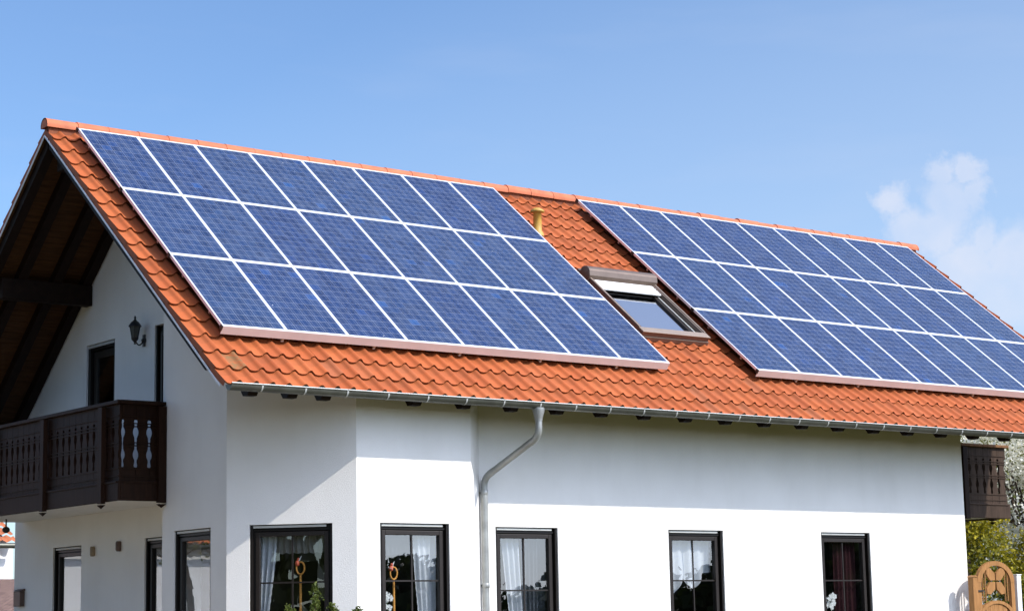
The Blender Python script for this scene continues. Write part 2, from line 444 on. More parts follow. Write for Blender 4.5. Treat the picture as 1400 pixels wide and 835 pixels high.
# ---- roof: every tile modelled, one mesh per slope
PER, ROWV, V00 = .2505, .409, .03
def tile_h(t):
    t = t % 1.0
    hump = 0.0
    d = abs(t - .80)
    if d < .24: hump = .043 * (.5 + .5 * math.cos(math.pi * d / .24)) ** .8
    dish = -.010 * math.sin(math.pi * min(1, t / .62)) if t < .62 else 0
    return hump + dish
def make_slope(side):
    if side > 0: P = R
    else:
        def P(u, v, o):
            q = R(u, v, o); return Vector((q.x, 2 * YR - q.y, q.z))
    vs, fs, uvs, tint, gap_shade, moss = [], [], [], [], [], []
    ncol = int(math.ceil((XR_ - XL) / PER)); rnd = random.Random(11 if side > 0 else 12)
    NS = 10
    base = -.222
    top = vtop(base) + .01
    for r in range(-1, 18):
        vn = V00 + ROWV * r if r >= 0 else V00 - ROWV
        v1 = V00 + ROWV * r
        v0 = max(v1 - ROWV - .075, top)
        if r == 17: v1 = 6.93
        if v1 < v0 + .05: continue
        for c in range(ncol):
            ua = XL + c * PER; ub = min(ua + PER, XR_)
            if side > 0 and 8.2 < ua + .1 and ub - .1 < 9.7 and v1 > 2.9 and v1 < 4.85: continue   # opening of the roof window
            jo, jt, ju, jv = rnd.gauss(0, .0022), rnd.gauss(0, .0035), rnd.gauss(0, .0016), rnd.gauss(0, .0035)
            b0 = len(vs)
            for j, (v, lift) in enumerate(((v0, -.012), (v0 + (v1 - v0) * .55, .008), (v1, .027))):
                for k in range(NS + 1):
                    t = k / NS
                    u = ua + (ub - ua) * t
                    o = base + lift + tile_h(t - .035) + jo + jt * (t - .5)
                    # the nose is scalloped: the pan hangs lower than the roll
                    vv = v + (jv + (.016 * math.sin(math.pi * min(1, t / .7)) if t < .7 else -.006) if j == 2 else 0)
                    vs.append(P(u + ju, vv, o)); uvs.append((u, v))
            for k in range(NS + 1):                                    # underside of the nose
                i = b0 + 2 * (NS + 1) + k
                vs.append(vs[i] - (N if side > 0 else Vector((0, SN, CS))) * .022 - (DV if side > 0 else Vector((0, CS, -SN))) * .004)
                uvs.append(uvs[i])
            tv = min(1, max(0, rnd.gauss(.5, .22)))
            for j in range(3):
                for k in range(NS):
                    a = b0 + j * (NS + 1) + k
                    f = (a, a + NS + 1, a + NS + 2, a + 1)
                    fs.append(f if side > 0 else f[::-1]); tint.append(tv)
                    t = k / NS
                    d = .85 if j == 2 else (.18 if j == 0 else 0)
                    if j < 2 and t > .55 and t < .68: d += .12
                    gap_shade.append(d)
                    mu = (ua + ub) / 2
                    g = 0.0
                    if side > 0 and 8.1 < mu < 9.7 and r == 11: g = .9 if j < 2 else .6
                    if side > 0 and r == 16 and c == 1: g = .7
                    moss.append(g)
            # open left edge of the verge tile
            if c == 0 or c == ncol - 1:
                e = [b0 + j * (NS + 1) + (0 if c == 0 else NS) for j in range(3)]
                nn = N if side > 0 else Vector((0, SN, CS))
                q = len(vs)
                for i in e: vs.append(vs[i].copy()); uvs.append(uvs[i])
                for i in e: vs.append(vs[i] - nn * .085); uvs.append(uvs[i])
                for j in range(2):
                    fs.append((q + j, q + 3 + j, q + 4 + j, q + 1 + j)); tint.append(tv * .6); gap_shade.append(.35); moss.append(0)  # verge flap tinted darker, its shade put into the colour
                fs.append((q + 2, q + 5, b0 + 3 * (NS + 1) + (0 if c == 0 else NS))); tint.append(tv); gap_shade.append(.5); moss.append(0)
    off = wloc(house)
    me = bpy.data.meshes.new('roof'); me.from_pydata([tuple(p - off) for p in vs], [], fs)
    l = me.uv_layers.new(name='UVMap')
    for p in me.polygons:
        for li, vi in zip(p.loop_indices, p.vertices): l.data[li].uv = uvs[vi]
    for nm, arr in (('tint', tint), ('gap_shade', gap_shade), ('moss', moss)):
        a = me.attributes.new(nm, 'FLOAT', 'FACE'); a.data.foreach_set('value', arr)
    me.polygons.foreach_set('use_smooth', [True] * len(fs))
    me.materials.append(M['tile'])
    o = bpy.data.objects.new('roof', me); C.objects.link(o); o.parent = house
    es = o.modifiers.new('edges', 'EDGE_SPLIT'); es.split_angle = math.radians(50)
    return o
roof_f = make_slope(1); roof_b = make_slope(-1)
# boarding under the tiles
def mirror(p): return Vector((p.x, 2 * YR - p.y, p.z))
sof = MB()
VE = 6.80
for s in (0, 1):
    mm = (lambda p: p) if s == 0 else mirror
    nb = 56; vt = vtop(-.28)
    for k in range(nb):
        a = vt + (VE - vt) * k / nb; b = vt + (VE - vt) * (k + 1) / nb - .006
        pts = [mm(R(XL + .012, a, -.29)), mm(R(XR_ - .012, a, -.29)), mm(R(XR_ - .012, b, -.29)), mm(R(XL + .012, b, -.29))]
        pts2 = [mm(R(XL + .012, a, -.268)), mm(R(XR_ - .012, a, -.268)), mm(R(XR_ - .012, b, -.268)), mm(R(XL + .012, b, -.268))]
        sof.add(pts + pts2, [(0, 1, 2, 3), (7, 6, 5, 4), (0, 4, 5, 1), (1, 5, 6, 2), (2, 6, 7, 3), (3, 7, 4, 0)])
    # closed layer above the boards
    pts = [mm(R(XL + .02, vt, -.262)), mm(R(XR_ - .02, vt, -.262)), mm(R(XR_ - .02, VE, -.262)), mm(R(XL + .02, VE, -.262))]
    sof.add(pts, [(0, 1, 2, 3)])
sof.build('soffit', M['soffit'], house)
# metal trim along the verges
for x in (XL - .008, XR_ + .008):
    for s in (0, 1):
        mm = (lambda p: p) if s == 0 else mirror
        tb = MB(); vt = vtop(-.30)
        tb.bar(mm(R(x, vt + (.0 if s == 0 else .012), -.305)), mm(R(x, 6.86, -.305)), .014, .022, N if s == 0 else Vector((0, SN, CS)))
        tb.build('verge_trim', M['trim'], house)
# rafters with tails cut below the gutter
xs_r = [XL + .13, .22, .83, 1.36] + [2.0 + .8535 * k for k in range(1, 20)]
xs_r = [x for x in xs_r if x < XR_ - .05] + [XR_ - .13]
for x in xs_r:
    for s in (0, 1):
        mm = (lambda p: p) if s == 0 else mirror
        rb = MB(); w = .075
        prof = [R(0, vtop(-.293) + .002, -.293), R(0, 6.62, -.293)]
        e = R(0, 6.62, -.293)
        prof += [Vector((0, e.y + .0, e.z - .17)), Vector((0, e.y + .05, e.z - .232)), Vector((0, e.y + .16, e.z - .232)), R(0, 6.1, -.45), R(0, vtop(-.44) + .03, -.44)]
        if x < XL + .2 or x > XR_ - .2: prof = [prof[0], R(0, 6.4, -.293), R(0, 6.3, -.42), prof[-1]]
        pts = [mm(Vector((x - w, p.y, p.z))) for p in prof]
        rb.prism(pts, (2 * w, 0, 0))
        rb.build('rafter', M['rafter'], house)
# purlins: one under the back slope, plates near both eaves, ridge beam
for (ya, dz, h) in ((2.55, -.44, .34), (2 * YR - 2.55, -.44, .30), (YBACK - .1, -.44, .3), (YR, -.50, .26)):
    if ya < 0: continue
    pb = MB(); zt = soffit_z(ya - (.1 if ya > YR else 0), dz) - .01
    pb.span((XL + .25, ya - .1, zt - h), (XREC + .0 - .004, ya + .1, zt))
    pb.build('purlin', M['rafter'], house, .012)
    pb = MB(); pb.span((XEND + .004, ya - .1, zt - h), (XR_ - .25, ya + .1, zt)); pb.build('purlin', M['rafter'], house, .012)
# ridge caps
rc = MB(); nx = int((XR_ - XL + .1) / .525) + 1; seg = 10
rr = random.Random(3)
for k in range(nx):
    a = XL - .02 + k * .525; b = min(a + .555, XR_ + .005)
    if a > XR_: break
    j = rr.gauss(0, .004); tv = rr.random()
    vs = []
    for x, r in ((a, .124), (a + .02, .124), (a + .024, .121), (b, .116)):
        for i in range(seg + 1):
            t = math.pi * (i / seg) * 1.16 - .251
            vs.append(Vector((x, YR + math.cos(t) * r, Z0 + .056 + j + (math.sin(t) * r if t > 0 and t < math.pi else math.sin(t) * r))))
    fs = [(q * (seg + 1) + i, (q + 1) * (seg + 1) + i, (q + 1) * (seg + 1) + i + 1, q * (seg + 1) + i + 1) for q in range(3) for i in range(seg)]
    rc.add(vs, fs, smooth=True)
    if k == 0: rc.add(vs[:seg + 1], [tuple(range(seg + 1))])
    rc.add(vs[:seg + 1] + [Vector((p.x, YR + (p.y - YR) * .86, Z0 + .056 + (p.z - Z0 - .056) * .86)) for p in vs[:seg + 1]],
           [(i, i + 1, i + seg + 2, i + seg + 1) for i in range(seg)])
o = rc.build('ridge_cap', M['ridge'], house)
rm = MB(); rm.span((XL + .03, YR - .07, Z0 - .14), (XR_ - .03, YR + .07, Z0 + .045)); rm.build('ridge_shade_fill', M['ridge_shade'], house)  # filler added to close the gap, coloured to read as shaded tile
o.modifiers.new('e', 'EDGE_SPLIT').split_angle = math.radians(40)

# gutter with brackets, downpipe
def gutter(yc, sgn, name='gutter'):
    g = MB(); r = .082; zc = Z0 - 4.527; n = 12
    for xa, xb in ((XL + .09, XR_ - .05),):
        vs = []
        for x in (xa, xb):
            for rad in (r, r - .004):
                for i in range(n + 1):
                    t = math.pi + math.pi * i / n
                    vs.append(Vector((x, yc + sgn * math.cos(t) * rad, zc + math.sin(t) * rad)))
        m = n + 1
        fs = [(i, i + 1, 2 * m + i + 1, 2 * m + i) for i in range(n)] + [(m + i, 3 * m + i, 3 * m + i + 1, m + i + 1) for i in range(n)]
        g.add(vs, fs, smooth=True)
        for e in (0, 2 * m): g.add(vs[e:e + m], [tuple(range(m))])
    g.tube([(XL + .09, yc - sgn * r, zc + .004), (XR_ - .05, yc - sgn * r, zc + .004)], .010, 8)
    go = g.build(name, M['zinc'], house)
    bd = MB(); bd.tube([(XL + .09, yc - sgn * r - .004, zc + .010), (XR_ - .05, yc - sgn * r - .004, zc + .010)], .009, 8); bd.build('lip_highlight', M['lip_highlight'], go)  # paler strip along the lip, sun highlight put into its colour
    if sgn > 0:
        x = XL + .55
        while x < XR_ - .1:
            b = MB(); vs = []
            for xx in (x - .012, x + .012):
                for i in range(n + 1):
                    t = math.pi + math.pi * i / n
                    vs.append(Vector((xx, yc + math.cos(t) * (r + .005), zc + math.sin(t) * (r + .005))))
            b.add(vs, [(i, i + 1, n + 2 + i, n + 1 + i) for i in range(n)], smooth=True)
            b.box((x, yc - r - .002, zc + .012), (.024, .022, .012))
            b.build('gutter_bracket', M['slat'], go)
            x += .66
    return go
gutter(-5.196, 1); gutter(2 * YR + 5.204, -1)
dp = MB()
px_, py_ = 4.655, YW - .10
ptop = (4.80, -5.20)
path = [(ptop[0], ptop[1], Z0 - 4.62), (ptop[0], ptop[1], Z0 - 4.88)]
def arc(p, a, b, n=6):
    p, a, b = Vector(p), Vector(a), Vector(b); out = []
    for k in range(n + 1):
        t = k / n; out.append(p + (a * (1 - t) ** 2) + b * t ** 2)
    return out
P1 = Vector((ptop[0], ptop[1], Z0 - 5.00)); P2 = Vector((px_, py_, Z0 - 5.53))
d = (P2 - P1).normalized()
path = [(ptop[0], ptop[1], Z0 - 4.60), (ptop[0], ptop[1], Z0 - 4.86)] + arc(P1, (0, 0, .13), d * .14) + arc(P2, -d * .14, (0, 0, -.13)) + [(px_, py_, 0.1)]
dp.tube(path, .051, 16)
dpo = dp.build('downpipe', M['zincpipe'], house)
fu = MB(); fu.lathe((ptop[0], ptop[1], Z0 - 4.76), [(.056, -.02), (.058, .0), (.062, .03), (.088, .12), (.088, .17)], 16); fu.build('gutter_outlet', M['zincpipe'], dpo)
for z in (5.74, 7.1):
    c = MB(); c.lathe((px_, py_, Z0 - z), [(.053, -.035), (.057, -.03), (.057, .03), (.053, .035)], 16); c.span((px_ - .012, py_ + .04, Z0 - z - .012), (px_ + .012, YW + .01, Z0 - z + .012))
    c.build('pipe_collar', M['zincpipe'], dpo)
for k, (q, ax) in enumerate(((P1 + d * .16, d), (P2 - d * .17, d))):
    c = MB(); c.tube([q - ax * .03, q + ax * .03], .0545, 16); c.build('pipe_collar', M['zincpipe'], dpo)

# ---- windows
def window(O, xd, nrm, w, h, bars, depth=.135, glass='glass', vbar=True, strip=True, name='window'):
    O, xd, nrm = Vector(O), Vector(xd), Vector(nrm)
    ax = (xd, nrm, UP)
    def bx(mb, a0, a1, z0, z1, d0, d1):            # d measured inwards from the wall face
        mb.box(O + xd * (a0 + a1) / 2 + UP * (z0 + z1) / 2 - nrm * (d0 + d1) / 2, (abs(a1 - a0), abs(d1 - d0), abs(z1 - z0)), ax)
    f = MB(); fw = .066; e = .003
    bx(f, e, fw, 0, h - e, depth - .05, depth + .03); bx(f, w - fw, w - e, 0, h - e, depth - .05, depth + .03)
    bx(f, fw, w - fw, h - fw - .03, h - e, depth - .05, depth + .03); bx(f, fw, w - fw, e, fw, depth - .05, depth + .03)
    fo = f.build(name, M['frame'], house, .004)
    for a0, a1 in ((e, .038), (w - .038, w - e)):
        g = MB(); bx(g, a0, a1, e, h - e, .024, depth - .05); g.build('guide_rail', M['frame'], fo, .003)
    if strip:
        s = MB(); bx(s, .045, w - .095, h - .046, h - .014, .028, .05); s.build('shutter_slat', M['slat'], fo, .003)
        s = MB(); bx(s, .005, w - .005, h - .085, h - .060, .055, depth - .05); s.build('shutter_box', M['frame'], fo)
    s = MB(); a = fw + .004; sw = .062; zt = h - fw - .034; zb = fw + .004
    bx(s, a, a + sw, zb, zt, depth - .072, depth); bx(s, w - a - sw, w - a, zb, zt, depth - .072, depth)
    bx(s, a + sw, w - a - sw, zt - sw, zt, depth - .072, depth); bx(s, a + sw, w - a - sw, zb, zb + sw, depth - .072, depth)
    s.build('sash', M['sash'], fo, .006)
    p = MB(); q = lambda aa, zz: O + xd * aa + UP * zz - nrm * (depth - .03)
    p.add([q(a + sw - .005, zb + sw - .005), q(w - a - sw + .005, zb + sw - .005), q(w - a - sw + .005, zt - sw + .005), q(a + sw - .005, zt - sw + .005)], [(0, 1, 2, 3)])
    p.build('pane', M[glass], fo)
    bl = MB()
    if vbar: bx(bl, w / 2 - .011, w / 2 + .011, zb + sw, zt - sw, depth - .046, depth - .033)
    for z in bars: bx(bl, a + sw, w - a - sw, z - .011, z + .011, depth - .0455, depth - .0335)
    if vbar or bars: bl.build('glazing_bar', M['sash'], fo)
    sl = MB(); bx(sl, -.03, w + .03, -.04, -.003, -.05, depth - .052); sl.build('sill', M['zinc'], fo)
    gl0, gl1, gt = a + sw, w - a - sw, zt - sw
    return dict(O=O, xd=xd, n=nrm, g0=gl0, g1=gl1, gt=gt, d=depth, zb=zb)
HW = ZT - ZB
wA = window(A_O + A_dir * aw0 + UP * ZB, A_dir, A_n, aw1 - aw0, HW, [HW - .80])
wB = window((2.502, YF, ZB), (1, 0, 0), FRONT_N, 1.185, HW, [HW - .80])
w3 = window((W_main[0][0], YW, ZB), (1, 0, 0), FRONT_N, 1.185, HW, [HW - .935])
w4 = window((W_main[1][0], YW, ZB), (1, 0, 0), FRONT_N, 1.187, HW, [HW - .80])
w5 = window((W_main[2][0], YW, ZB), (1, 0, 0), FRONT_N, 1.203, HW, [HW - .81])
window((XA, -1.655, ZB), G_dir, G_n, 1.088, HW, [], glass='glassd', vbar=False)
window((XREC, 3.836, ZB), G_dir, G_n, 1.081, HW - .015, [], glass='glassd', vbar=False)
window((XREC, .52, ZB), G_dir, G_n, 1.10, HW, [], glass='glassd', vbar=False)
window((XREC, .237, FL1), G_dir, G_n, .687, Z0 - 2.935 - FL1, [], glass='glassd', vbar=False, strip=False)
# balcony door: dark frame with a boarded brown leaf
def balcony_door():
    O = Vector((XREC, 2.656, FL1)); w = 1.038; h = Z0 - 2.965 - FL1; ax = (G_dir, G_n, UP)
    def bx(mb, a0, a1, z0, z1, d0, d1): mb.box(O + G_dir * (a0 + a1) / 2 + UP * (z0 + z1) / 2 - G_n * (d0 + d1) / 2, (a1 - a0, d1 - d0, z1 - z0), ax)
    f = MB()
    bx(f, .003, .09, .003, h - .003, .03, .16); bx(f, w - .09, w - .003, .003, h - .003, .03, .16); bx(f, .09, w - .09, h - .10, h - .003, .05, .16)
    fo = f.build('door', M['frame'], house, .004)
    s = MB(); bx(s, .04, w - .06, h - .055, h - .015, .012, .028); s.build('shutter_slat', M['slat'], fo)
    l = MB(); bx(l, .10, .22, .01, h - .11, .09, .14); bx(l, w - .22, w - .10, .01, h - .11, .09, .14); bx(l, .22, w - .22, h - .23, h - .11, .09, .14)
    bx(l, .22, w - .22, .01, .6, .09, .14); l.build('door_leaf', M['sash'], fo, .004)
    p = MB(); bx(p, .22, w - .22, .6, h - .23, .11, .118); p.build('pane', M['glassd'], fo)
    hd = MB(); c = O + G_dir * .16 + UP * 1.02 - G_n * .07; hd.bar(c, c + G_dir * .11, .018, .018); hd.box(c - G_n * .01, (.03, .02, .14), ax); hd.build('handle', M['slat'], fo)
balcony_door()

# ---- balcony (front plane x, side plane y)
def half_gap(z, h):
    """half width of the opening between two balustrade boards at relative height z (0..1)"""
    if z < .20 or z > .80: return .003
    t = (z - .20) / .60
    g = .024
    for c, r, a in ((.26, .11, .026), (.74, .11, .026), (.5, .05, -.006), (.04, .05, .010), (.96, .05, .010)):
        g += a * max(0, 1 - ((t - c) / r) ** 2)
    return g
def boards(mb, P0, d, L, z0, z1, thick, nrm, pitch=.212):
    n = max(1, round(L / pitch)); pw = L / n; d, nrm = Vector(d), Vector(nrm); hh = z1 - z0
    zs = [0, .195, .2] + [.2 + .6 * k / 26 for k in range(1, 26)] + [.8, .805, 1]
    for k in range(n):
        c = P0 + d * (pw * (k + .5))
        L_, R_ = [], []
        for z in zs:
            g = half_gap(z, hh)
            L_.append(c - d * (pw / 2 - g) + UP * (z0 + z * hh)); R_.append(c + d * (pw / 2 - g) + UP * (z0 + z * hh))
        m = len(zs); fr = [*L_, *R_]; bk = [p - nrm * thick for p in fr]
        fs = []
        for i in range(m - 1):
            fs += [(i, m + i, m + i + 1, i + 1), (2 * m + i, 2 * m + i + 1, 3 * m + i + 1, 3 * m + i),
                   (i, i + 1, 2 * m + i + 1, 2 * m + i), (m + i, 3 * m + i, 3 * m + i + 1, m + i + 1)]
        mb.add(fr + bk, fs)
    return mb
RAIL, BOT = Z0 - 4.335, Z0 - 5.79
def balustrade(parent, P0, d, L, nrm, posts, rail_mat, post_name='post', thick=.024):
    """boarded section from P0 along d (length L); nrm outward; posts: distances along d"""
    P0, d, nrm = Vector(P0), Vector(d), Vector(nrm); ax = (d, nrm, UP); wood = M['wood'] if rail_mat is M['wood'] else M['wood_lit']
    b = MB(); boards(b, P0 + d * .01, d, L - .02, BOT + .262, RAIL - .05, thick, nrm); b.build('slat_panel', wood, parent)
    b = MB()
    for z in (BOT + .36, BOT + .47, BOT + .80, BOT + .845, BOT + 1.08, BOT + 1.125, RAIL - .22):
        b.box(P0 + d * L / 2 + nrm * .008 + UP * z, (L - .04, .014, .016), ax)
    b.box(P0 + d * L / 2 - nrm * .05 + UP * (RAIL - .12), (L - .04, .05, .09), ax); b.box(P0 + d * L / 2 - nrm * .05 + UP * (BOT + .4), (L - .04, .05, .09), ax)
    b.build('cross_batten', wood, parent)
    b = MB(); b.box(P0 + d * L / 2 + nrm * .012 + UP * (BOT + .145), (L + .05, .05, .29), ax); b.box(P0 + d * L / 2 + nrm * .03 + UP * (BOT + .27), (L - .012, .05, .03), ax)
    b.build('fascia_board', wood, parent, .006)
    b = MB(); b.box(P0 + d * (L / 2 + .0) - nrm * .02 + UP * (RAIL - .022), (L + .10, .17, .055), ax); b.build('handrail', rail_mat, parent, .008)
    for s in posts:
        p = MB(); c = P0 + d * s + nrm * .062
        p.box(c + UP * ((BOT + RAIL - .05) / 2 - .02), (.125, .075, RAIL - BOT - .045), ax)
        p.prism([c + d * a + nrm * e + UP * (BOT - .045) for a, e in ((-.0625, -.0375), (.0625, -.0375), (.0625, .0375), (-.0625, .0375))], (0, 0, .002))
        vs = [c + d * a + nrm * e + UP * (BOT - .046) for a, e in ((-.0625, -.0375), (.0625, -.0375), (.0625, .0375), (-.0625, .0375))] + [c + UP * (BOT - .10)]
        p.add(vs, [(0, 1, 4), (1, 2, 4), (2, 3, 4), (3, 0, 4)]); p.build(post_name, M['wood'], parent, .006)
def balcony(xf, ys, x_in, y_end, sgn, rail_mat):
    """sgn -1: projects towards -x from the house"""
    sl = MB(); xa, xb = sorted((xf - sgn * .10, x_in)); sl.span((xa, ys + .10, BOT + .03), (xb, y_end - .10, BOT + .27))
    root = sl.build('balcony', M['stucco'], house)
    L = y_end - ys
    balustrade(root, (xf, ys, 0), (0, 1, 0), L, (sgn, 0, 0), [.46 + 2.01 * k for k in range(int(L / 2.01) + 1) if .46 + 2.01 * k < L], rail_mat, thick=.05)
    xa, xb = sorted((xf, x_in if sgn < 0 else x_in))
    if sgn < 0: xb = XA - .01
    balustrade(root, (xa + (.03 if sgn < 0 else 0), ys, 0), (1, 0, 0), xb - xa - .03, (0, -1, 0), [xb - xa - .09] if sgn < 0 else [.6, 2.4], rail_mat)
    return root
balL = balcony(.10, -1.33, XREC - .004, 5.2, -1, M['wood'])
railsun = mat_wood('sunlit_handrail', (.22, .11, .05), .6); M['railsun'] = railsun  # rail wood coloured lighter for the sun on it
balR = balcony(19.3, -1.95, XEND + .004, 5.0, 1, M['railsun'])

# ---- roof window with roller shutter, vent pipe
AX = (Vector((1, 0, 0)), -DV, N)
def rbox(mb, u0, u1, v0, v1, o0, o1): mb.box(R((u0 + u1) / 2, (v0 + v1) / 2, (o0 + o1) / 2), (abs(u1 - u0), abs(v1 - v0), abs(o1 - o0)), AX)
SU0, SU1, SV0, SV1 = 8.19, 9.66, 2.95, 4.78
f = MB()
for a in ((SU0 - .2, SU0, SV0 - .2, SV1 + .12), (SU1, SU1 + .2, SV0 - .2, SV1 + .12), (SU0, SU1, SV1, SV1 + .12), (SU0, SU1, SV0 - .3, SV0 - .2)): rbox(f, *a, -.245, -.225)
f.build('flashing', M['zinc'], house)
f = MB()
rbox(f, SU0, SU0 + .07, SV0, SV1 - .13, -.30, -.03); rbox(f, SU1 - .07, SU1, SV0, SV1 - .13, -.30, -.03)
rbox(f, SU0, SU1, SV1 - .13, SV1, -.27, -.045); rbox(f, SU0 - .01, SU1 + .01, SV1 - .02, SV1 + .02, -.20, -.12)
rbox(f, SU0, SU1, SV0 - .25, SV0 + .02, -.30, -.06)
skyl = f.build('roof_window', M['bronze'], house, .008)
f = MB(); rbox(f, SU0 - .004, SU1 + .004, SV1 - .135, SV1 + .015, -.043, -.028); rbox(f, SU0 + .0, SU0 + .03, SV0, SV1 - .14, -.028, -.018); rbox(f, SU1 - .03, SU1, SV0, SV1 - .14, -.028, -.018); f.build('cover_strip', M['bronze_lt'], skyl, .004)
f = MB(); rbox(f, SU0 + .07, SU0 + .16, SV0 + .1, SV1 - .14, -.22, -.125); rbox(f, SU1 - .20, SU1 - .12, SV0 + .1, SV1 - .14, -.22, -.11)
rbox(f, SU0 + .07, SU1 - .12, SV1 - .17, SV1 - .14, -.22, -.13); rbox(f, SU0 + .07, SU1 - .12, SV0 + .1, SV0 + .42, -.22, -.13); f.build('sash', M['sash'], skyl, .005)
f = MB(); rbox(f, SU1 - .118, SU1 - .095, SV0 + .1, SV1 - .14, -.2, -.1); f.build('guide_rail', M['slat'], skyl)
f = MB(); f.add([R(a, b, -.14) for a, b in ((SU0 + .1, SV0 + .1), (SU1 - .15, SV0 + .1), (SU1 - .15, SV1 - .16), (SU0 + .1, SV1 - .16))], [(0, 3, 2, 1)]); f.build('pane', M['skyglass'], skyl)
f = MB(); f.add([R(a, b, -.258) for a, b in ((SU0 + .05, SV0), (SU1 - .05, SV0), (SU1 - .05, SV1 - .1), (SU0 + .05, SV1 - .1))], [(0, 3, 2, 1)]); f.build('sky_backing', M['sky_backing'], skyl)  # blue sheet added under the pane to carry the colour of mirrored sky
f = MB(); nseg = 12; vs = []                     # rounded shutter housing
prof = [(SV0 + .15, -.05), (SV0 + .13, .02)] + [(SV0 + .0 - .14 * math.sin(t) + .0, -.02 + .125 * math.cos(t)) for t in [(-.55 + 2.0 * k / nseg) for k in range(nseg + 1)]] + [(SV0 - .15, -.26), (SV0 + .12, -.26)]
f.prism([R(SU0 - .02, v, o) for v, o in prof], (SU1 - SU0 + .04, 0, 0)); so_ = f.build('shutter_housing', M['bronze'], skyl); fix_normals(so_)
f = MB(); rbox(f, SU0 + .07, SU1 - .07, SV0 + .12, SV0 + .44, -.075, -.055)
for k in range(4): rbox(f, SU0 + .07, SU1 - .07, SV0 + .135 + .08 * k, SV0 + .195 + .08 * k, -.055, -.048)
f.build('shutter_curtain', M['whiteslat'], skyl, .006)
vp = MB(); vb = R(8.32, 1.27, -.24)
vp.lathe(vb, [(.115, .0), (.105, .05), (.075, .10), (.072, .42), (.125, .425), (.125, .455), (.06, .50)], 18)
vp.build('vent_pipe', M['ochre'], house)

# ------------------------------------------------------------------ solar panels
PW, PH = 1.0, 5.8082 / 3
def make_panel(loc, label):
    root = empty('solar_panel', loc, label, 'solar panel', 'solar panels on the roof')
    w, h = PW - .006, PH - .006
    P = lambda u, v, o: Vector(loc) + Vector((u + .003, 0, 0)) + DV * (v + .003) + N * o
    def bx(mb, u0, u1, v0, v1, o0, o1): mb.box(P((u0 + u1) / 2, (v0 + v1) / 2, (o0 + o1) / 2), (u1 - u0, v1 - v0, o1 - o0), AX)
    f = MB(); a, c = .0145, .030
    bx(f, 0, a, 0, h, -.045, 0); bx(f, w - a, w, 0, h, -.045, 0); bx(f, a, w - a, 0, c, -.045, 0); bx(f, a, w - a, h - c, h, -.045, 0)
    f.build('frame', M['alu'], root)
    g = MB(); uu = [(a, c), (w - a, c), (w - a, h - c), (a, h - c)]
    g.add([P(u, v, -.003) for u, v in uu], [(0, 3, 2, 1)], uvs=uu)
    g.build('glass', M['cells'], root)
    return root
ordn = ['', 'second', 'third', 'fourth', 'fifth', 'sixth', 'seventh', 'eighth', 'ninth']
proto = None
for arr, u0, v0, nc in (('left', 0, 0, 8), ('right', 9.9518, -.0185, 9)):
    for r, rn in enumerate(('top', 'middle', 'bottom')):
        for c in range(nc):
            pos = 'leftmost' if c == 0 else ('rightmost' if c == nc - 1 else ordn[c] + ' from left')
            lab = 'framed blue solar panel, %s in the %s row of the %s roof array' % (pos, rn, arr)
            loc = R(u0 + c * PW, v0 + r * PH, 0)
            if proto is None: proto = make_panel(loc, lab)
            else: dup(proto, loc, lab)
for arr, u0, v0, nc in (('left', 0, 0, 8), ('right', 9.9518, -.0185, 9)):
    root = empty('mounting_rack', R(u0, v0 + 3 * PH, -.06), 'aluminium mounting rack with pale lower edge strip under the %s solar array' % arr, 'mounting rack')
    L = nc * PW
    f = MB(); rbox(f, u0 + .004, u0 + L - .004, v0 + 3 * PH + .002, v0 + 3 * PH + .014, -.125, .001); f.build('edge_strip', M['fascia'], root, .002)
    for r in range(3):
        for k in (.25, .75):
            f = MB(); v = v0 + (r + k) * PH; rbox(f, u0 + .03, u0 + L - .03, v - .022, v + .022, -.10, -.047); f.build('rail', M['alu_dark'], root)
    f = MB()
    for r in range(4):
        rbox(f, u0 - .018, u0 - .002, v0 + r * PH - .03, v0 + r * PH + .03, -.06, .004)
    f.build('end_clamp', M['black'], root)
    k = 1
    while k < L:
        f = MB(); v = v0 + 3 * PH - .03; rbox(f, u0 + k - .02, u0 + k + .02, v - .02, v + .012, -.19, -.09); f.build('roof_hook', M['slat'], root); k += 1.5

# ------------------------------------------------------------------ small things on the walls
def wall_lamp():
    b = Vector((XREC, .58, Z0 - 3.13)); L = empty('wall_lamp', b, 'black iron lantern on a curled bracket beside the balcony door', 'wall lamp')
    p = MB(); p.tube([b + Vector((.0, 0, 0)), b + Vector((-.022, 0, 0))], .055, 14); p.ball(b + Vector((-.022, 0, 0)), .035)
    p.box(b + Vector((-.01, 0, 0)), (.02, .075, .19)); p.build('wall_plate', M['black'], L, .004)
    a = MB(); pts = [b + Vector((-.02 - .15 * t, 0, -.055 * math.sin(t * 3.14) * 1.4 + .0)) for t in [k / 10 for k in range(11)]]
    a.tube(pts, .011, 8); a.build('bracket', M['black'], L)
    c = b + Vector((-.17, 0, 0))
    g = MB(); g.lathe(c + Vector((0, 0, .03)), [(.052, 0), (.088, .185)], 6, False); lo = g.build('lantern', M['lampglass'], L)
    r = MB()
    for k in range(6):
        t = math.pi / 3 * k; q = lambda rad, z: c + Vector((rad * math.cos(t), rad * math.sin(t), z))
        r.bar(q(.053, .03), q(.089, .215), .010, .010)
    r.lathe(c, [(.02, -.07), (.012, -.05), (.022, -.03), (.05, .0), (.06, .03)], 12); r.lathe(c, [(.105, .21), (.098, .23), (.06, .285), (.03, .305), (.02, .32), (.012, .335), (.02, .35), (.006, .385)], 12)
    r.build('lantern_cage', M['black'], L)
wall_lamp()
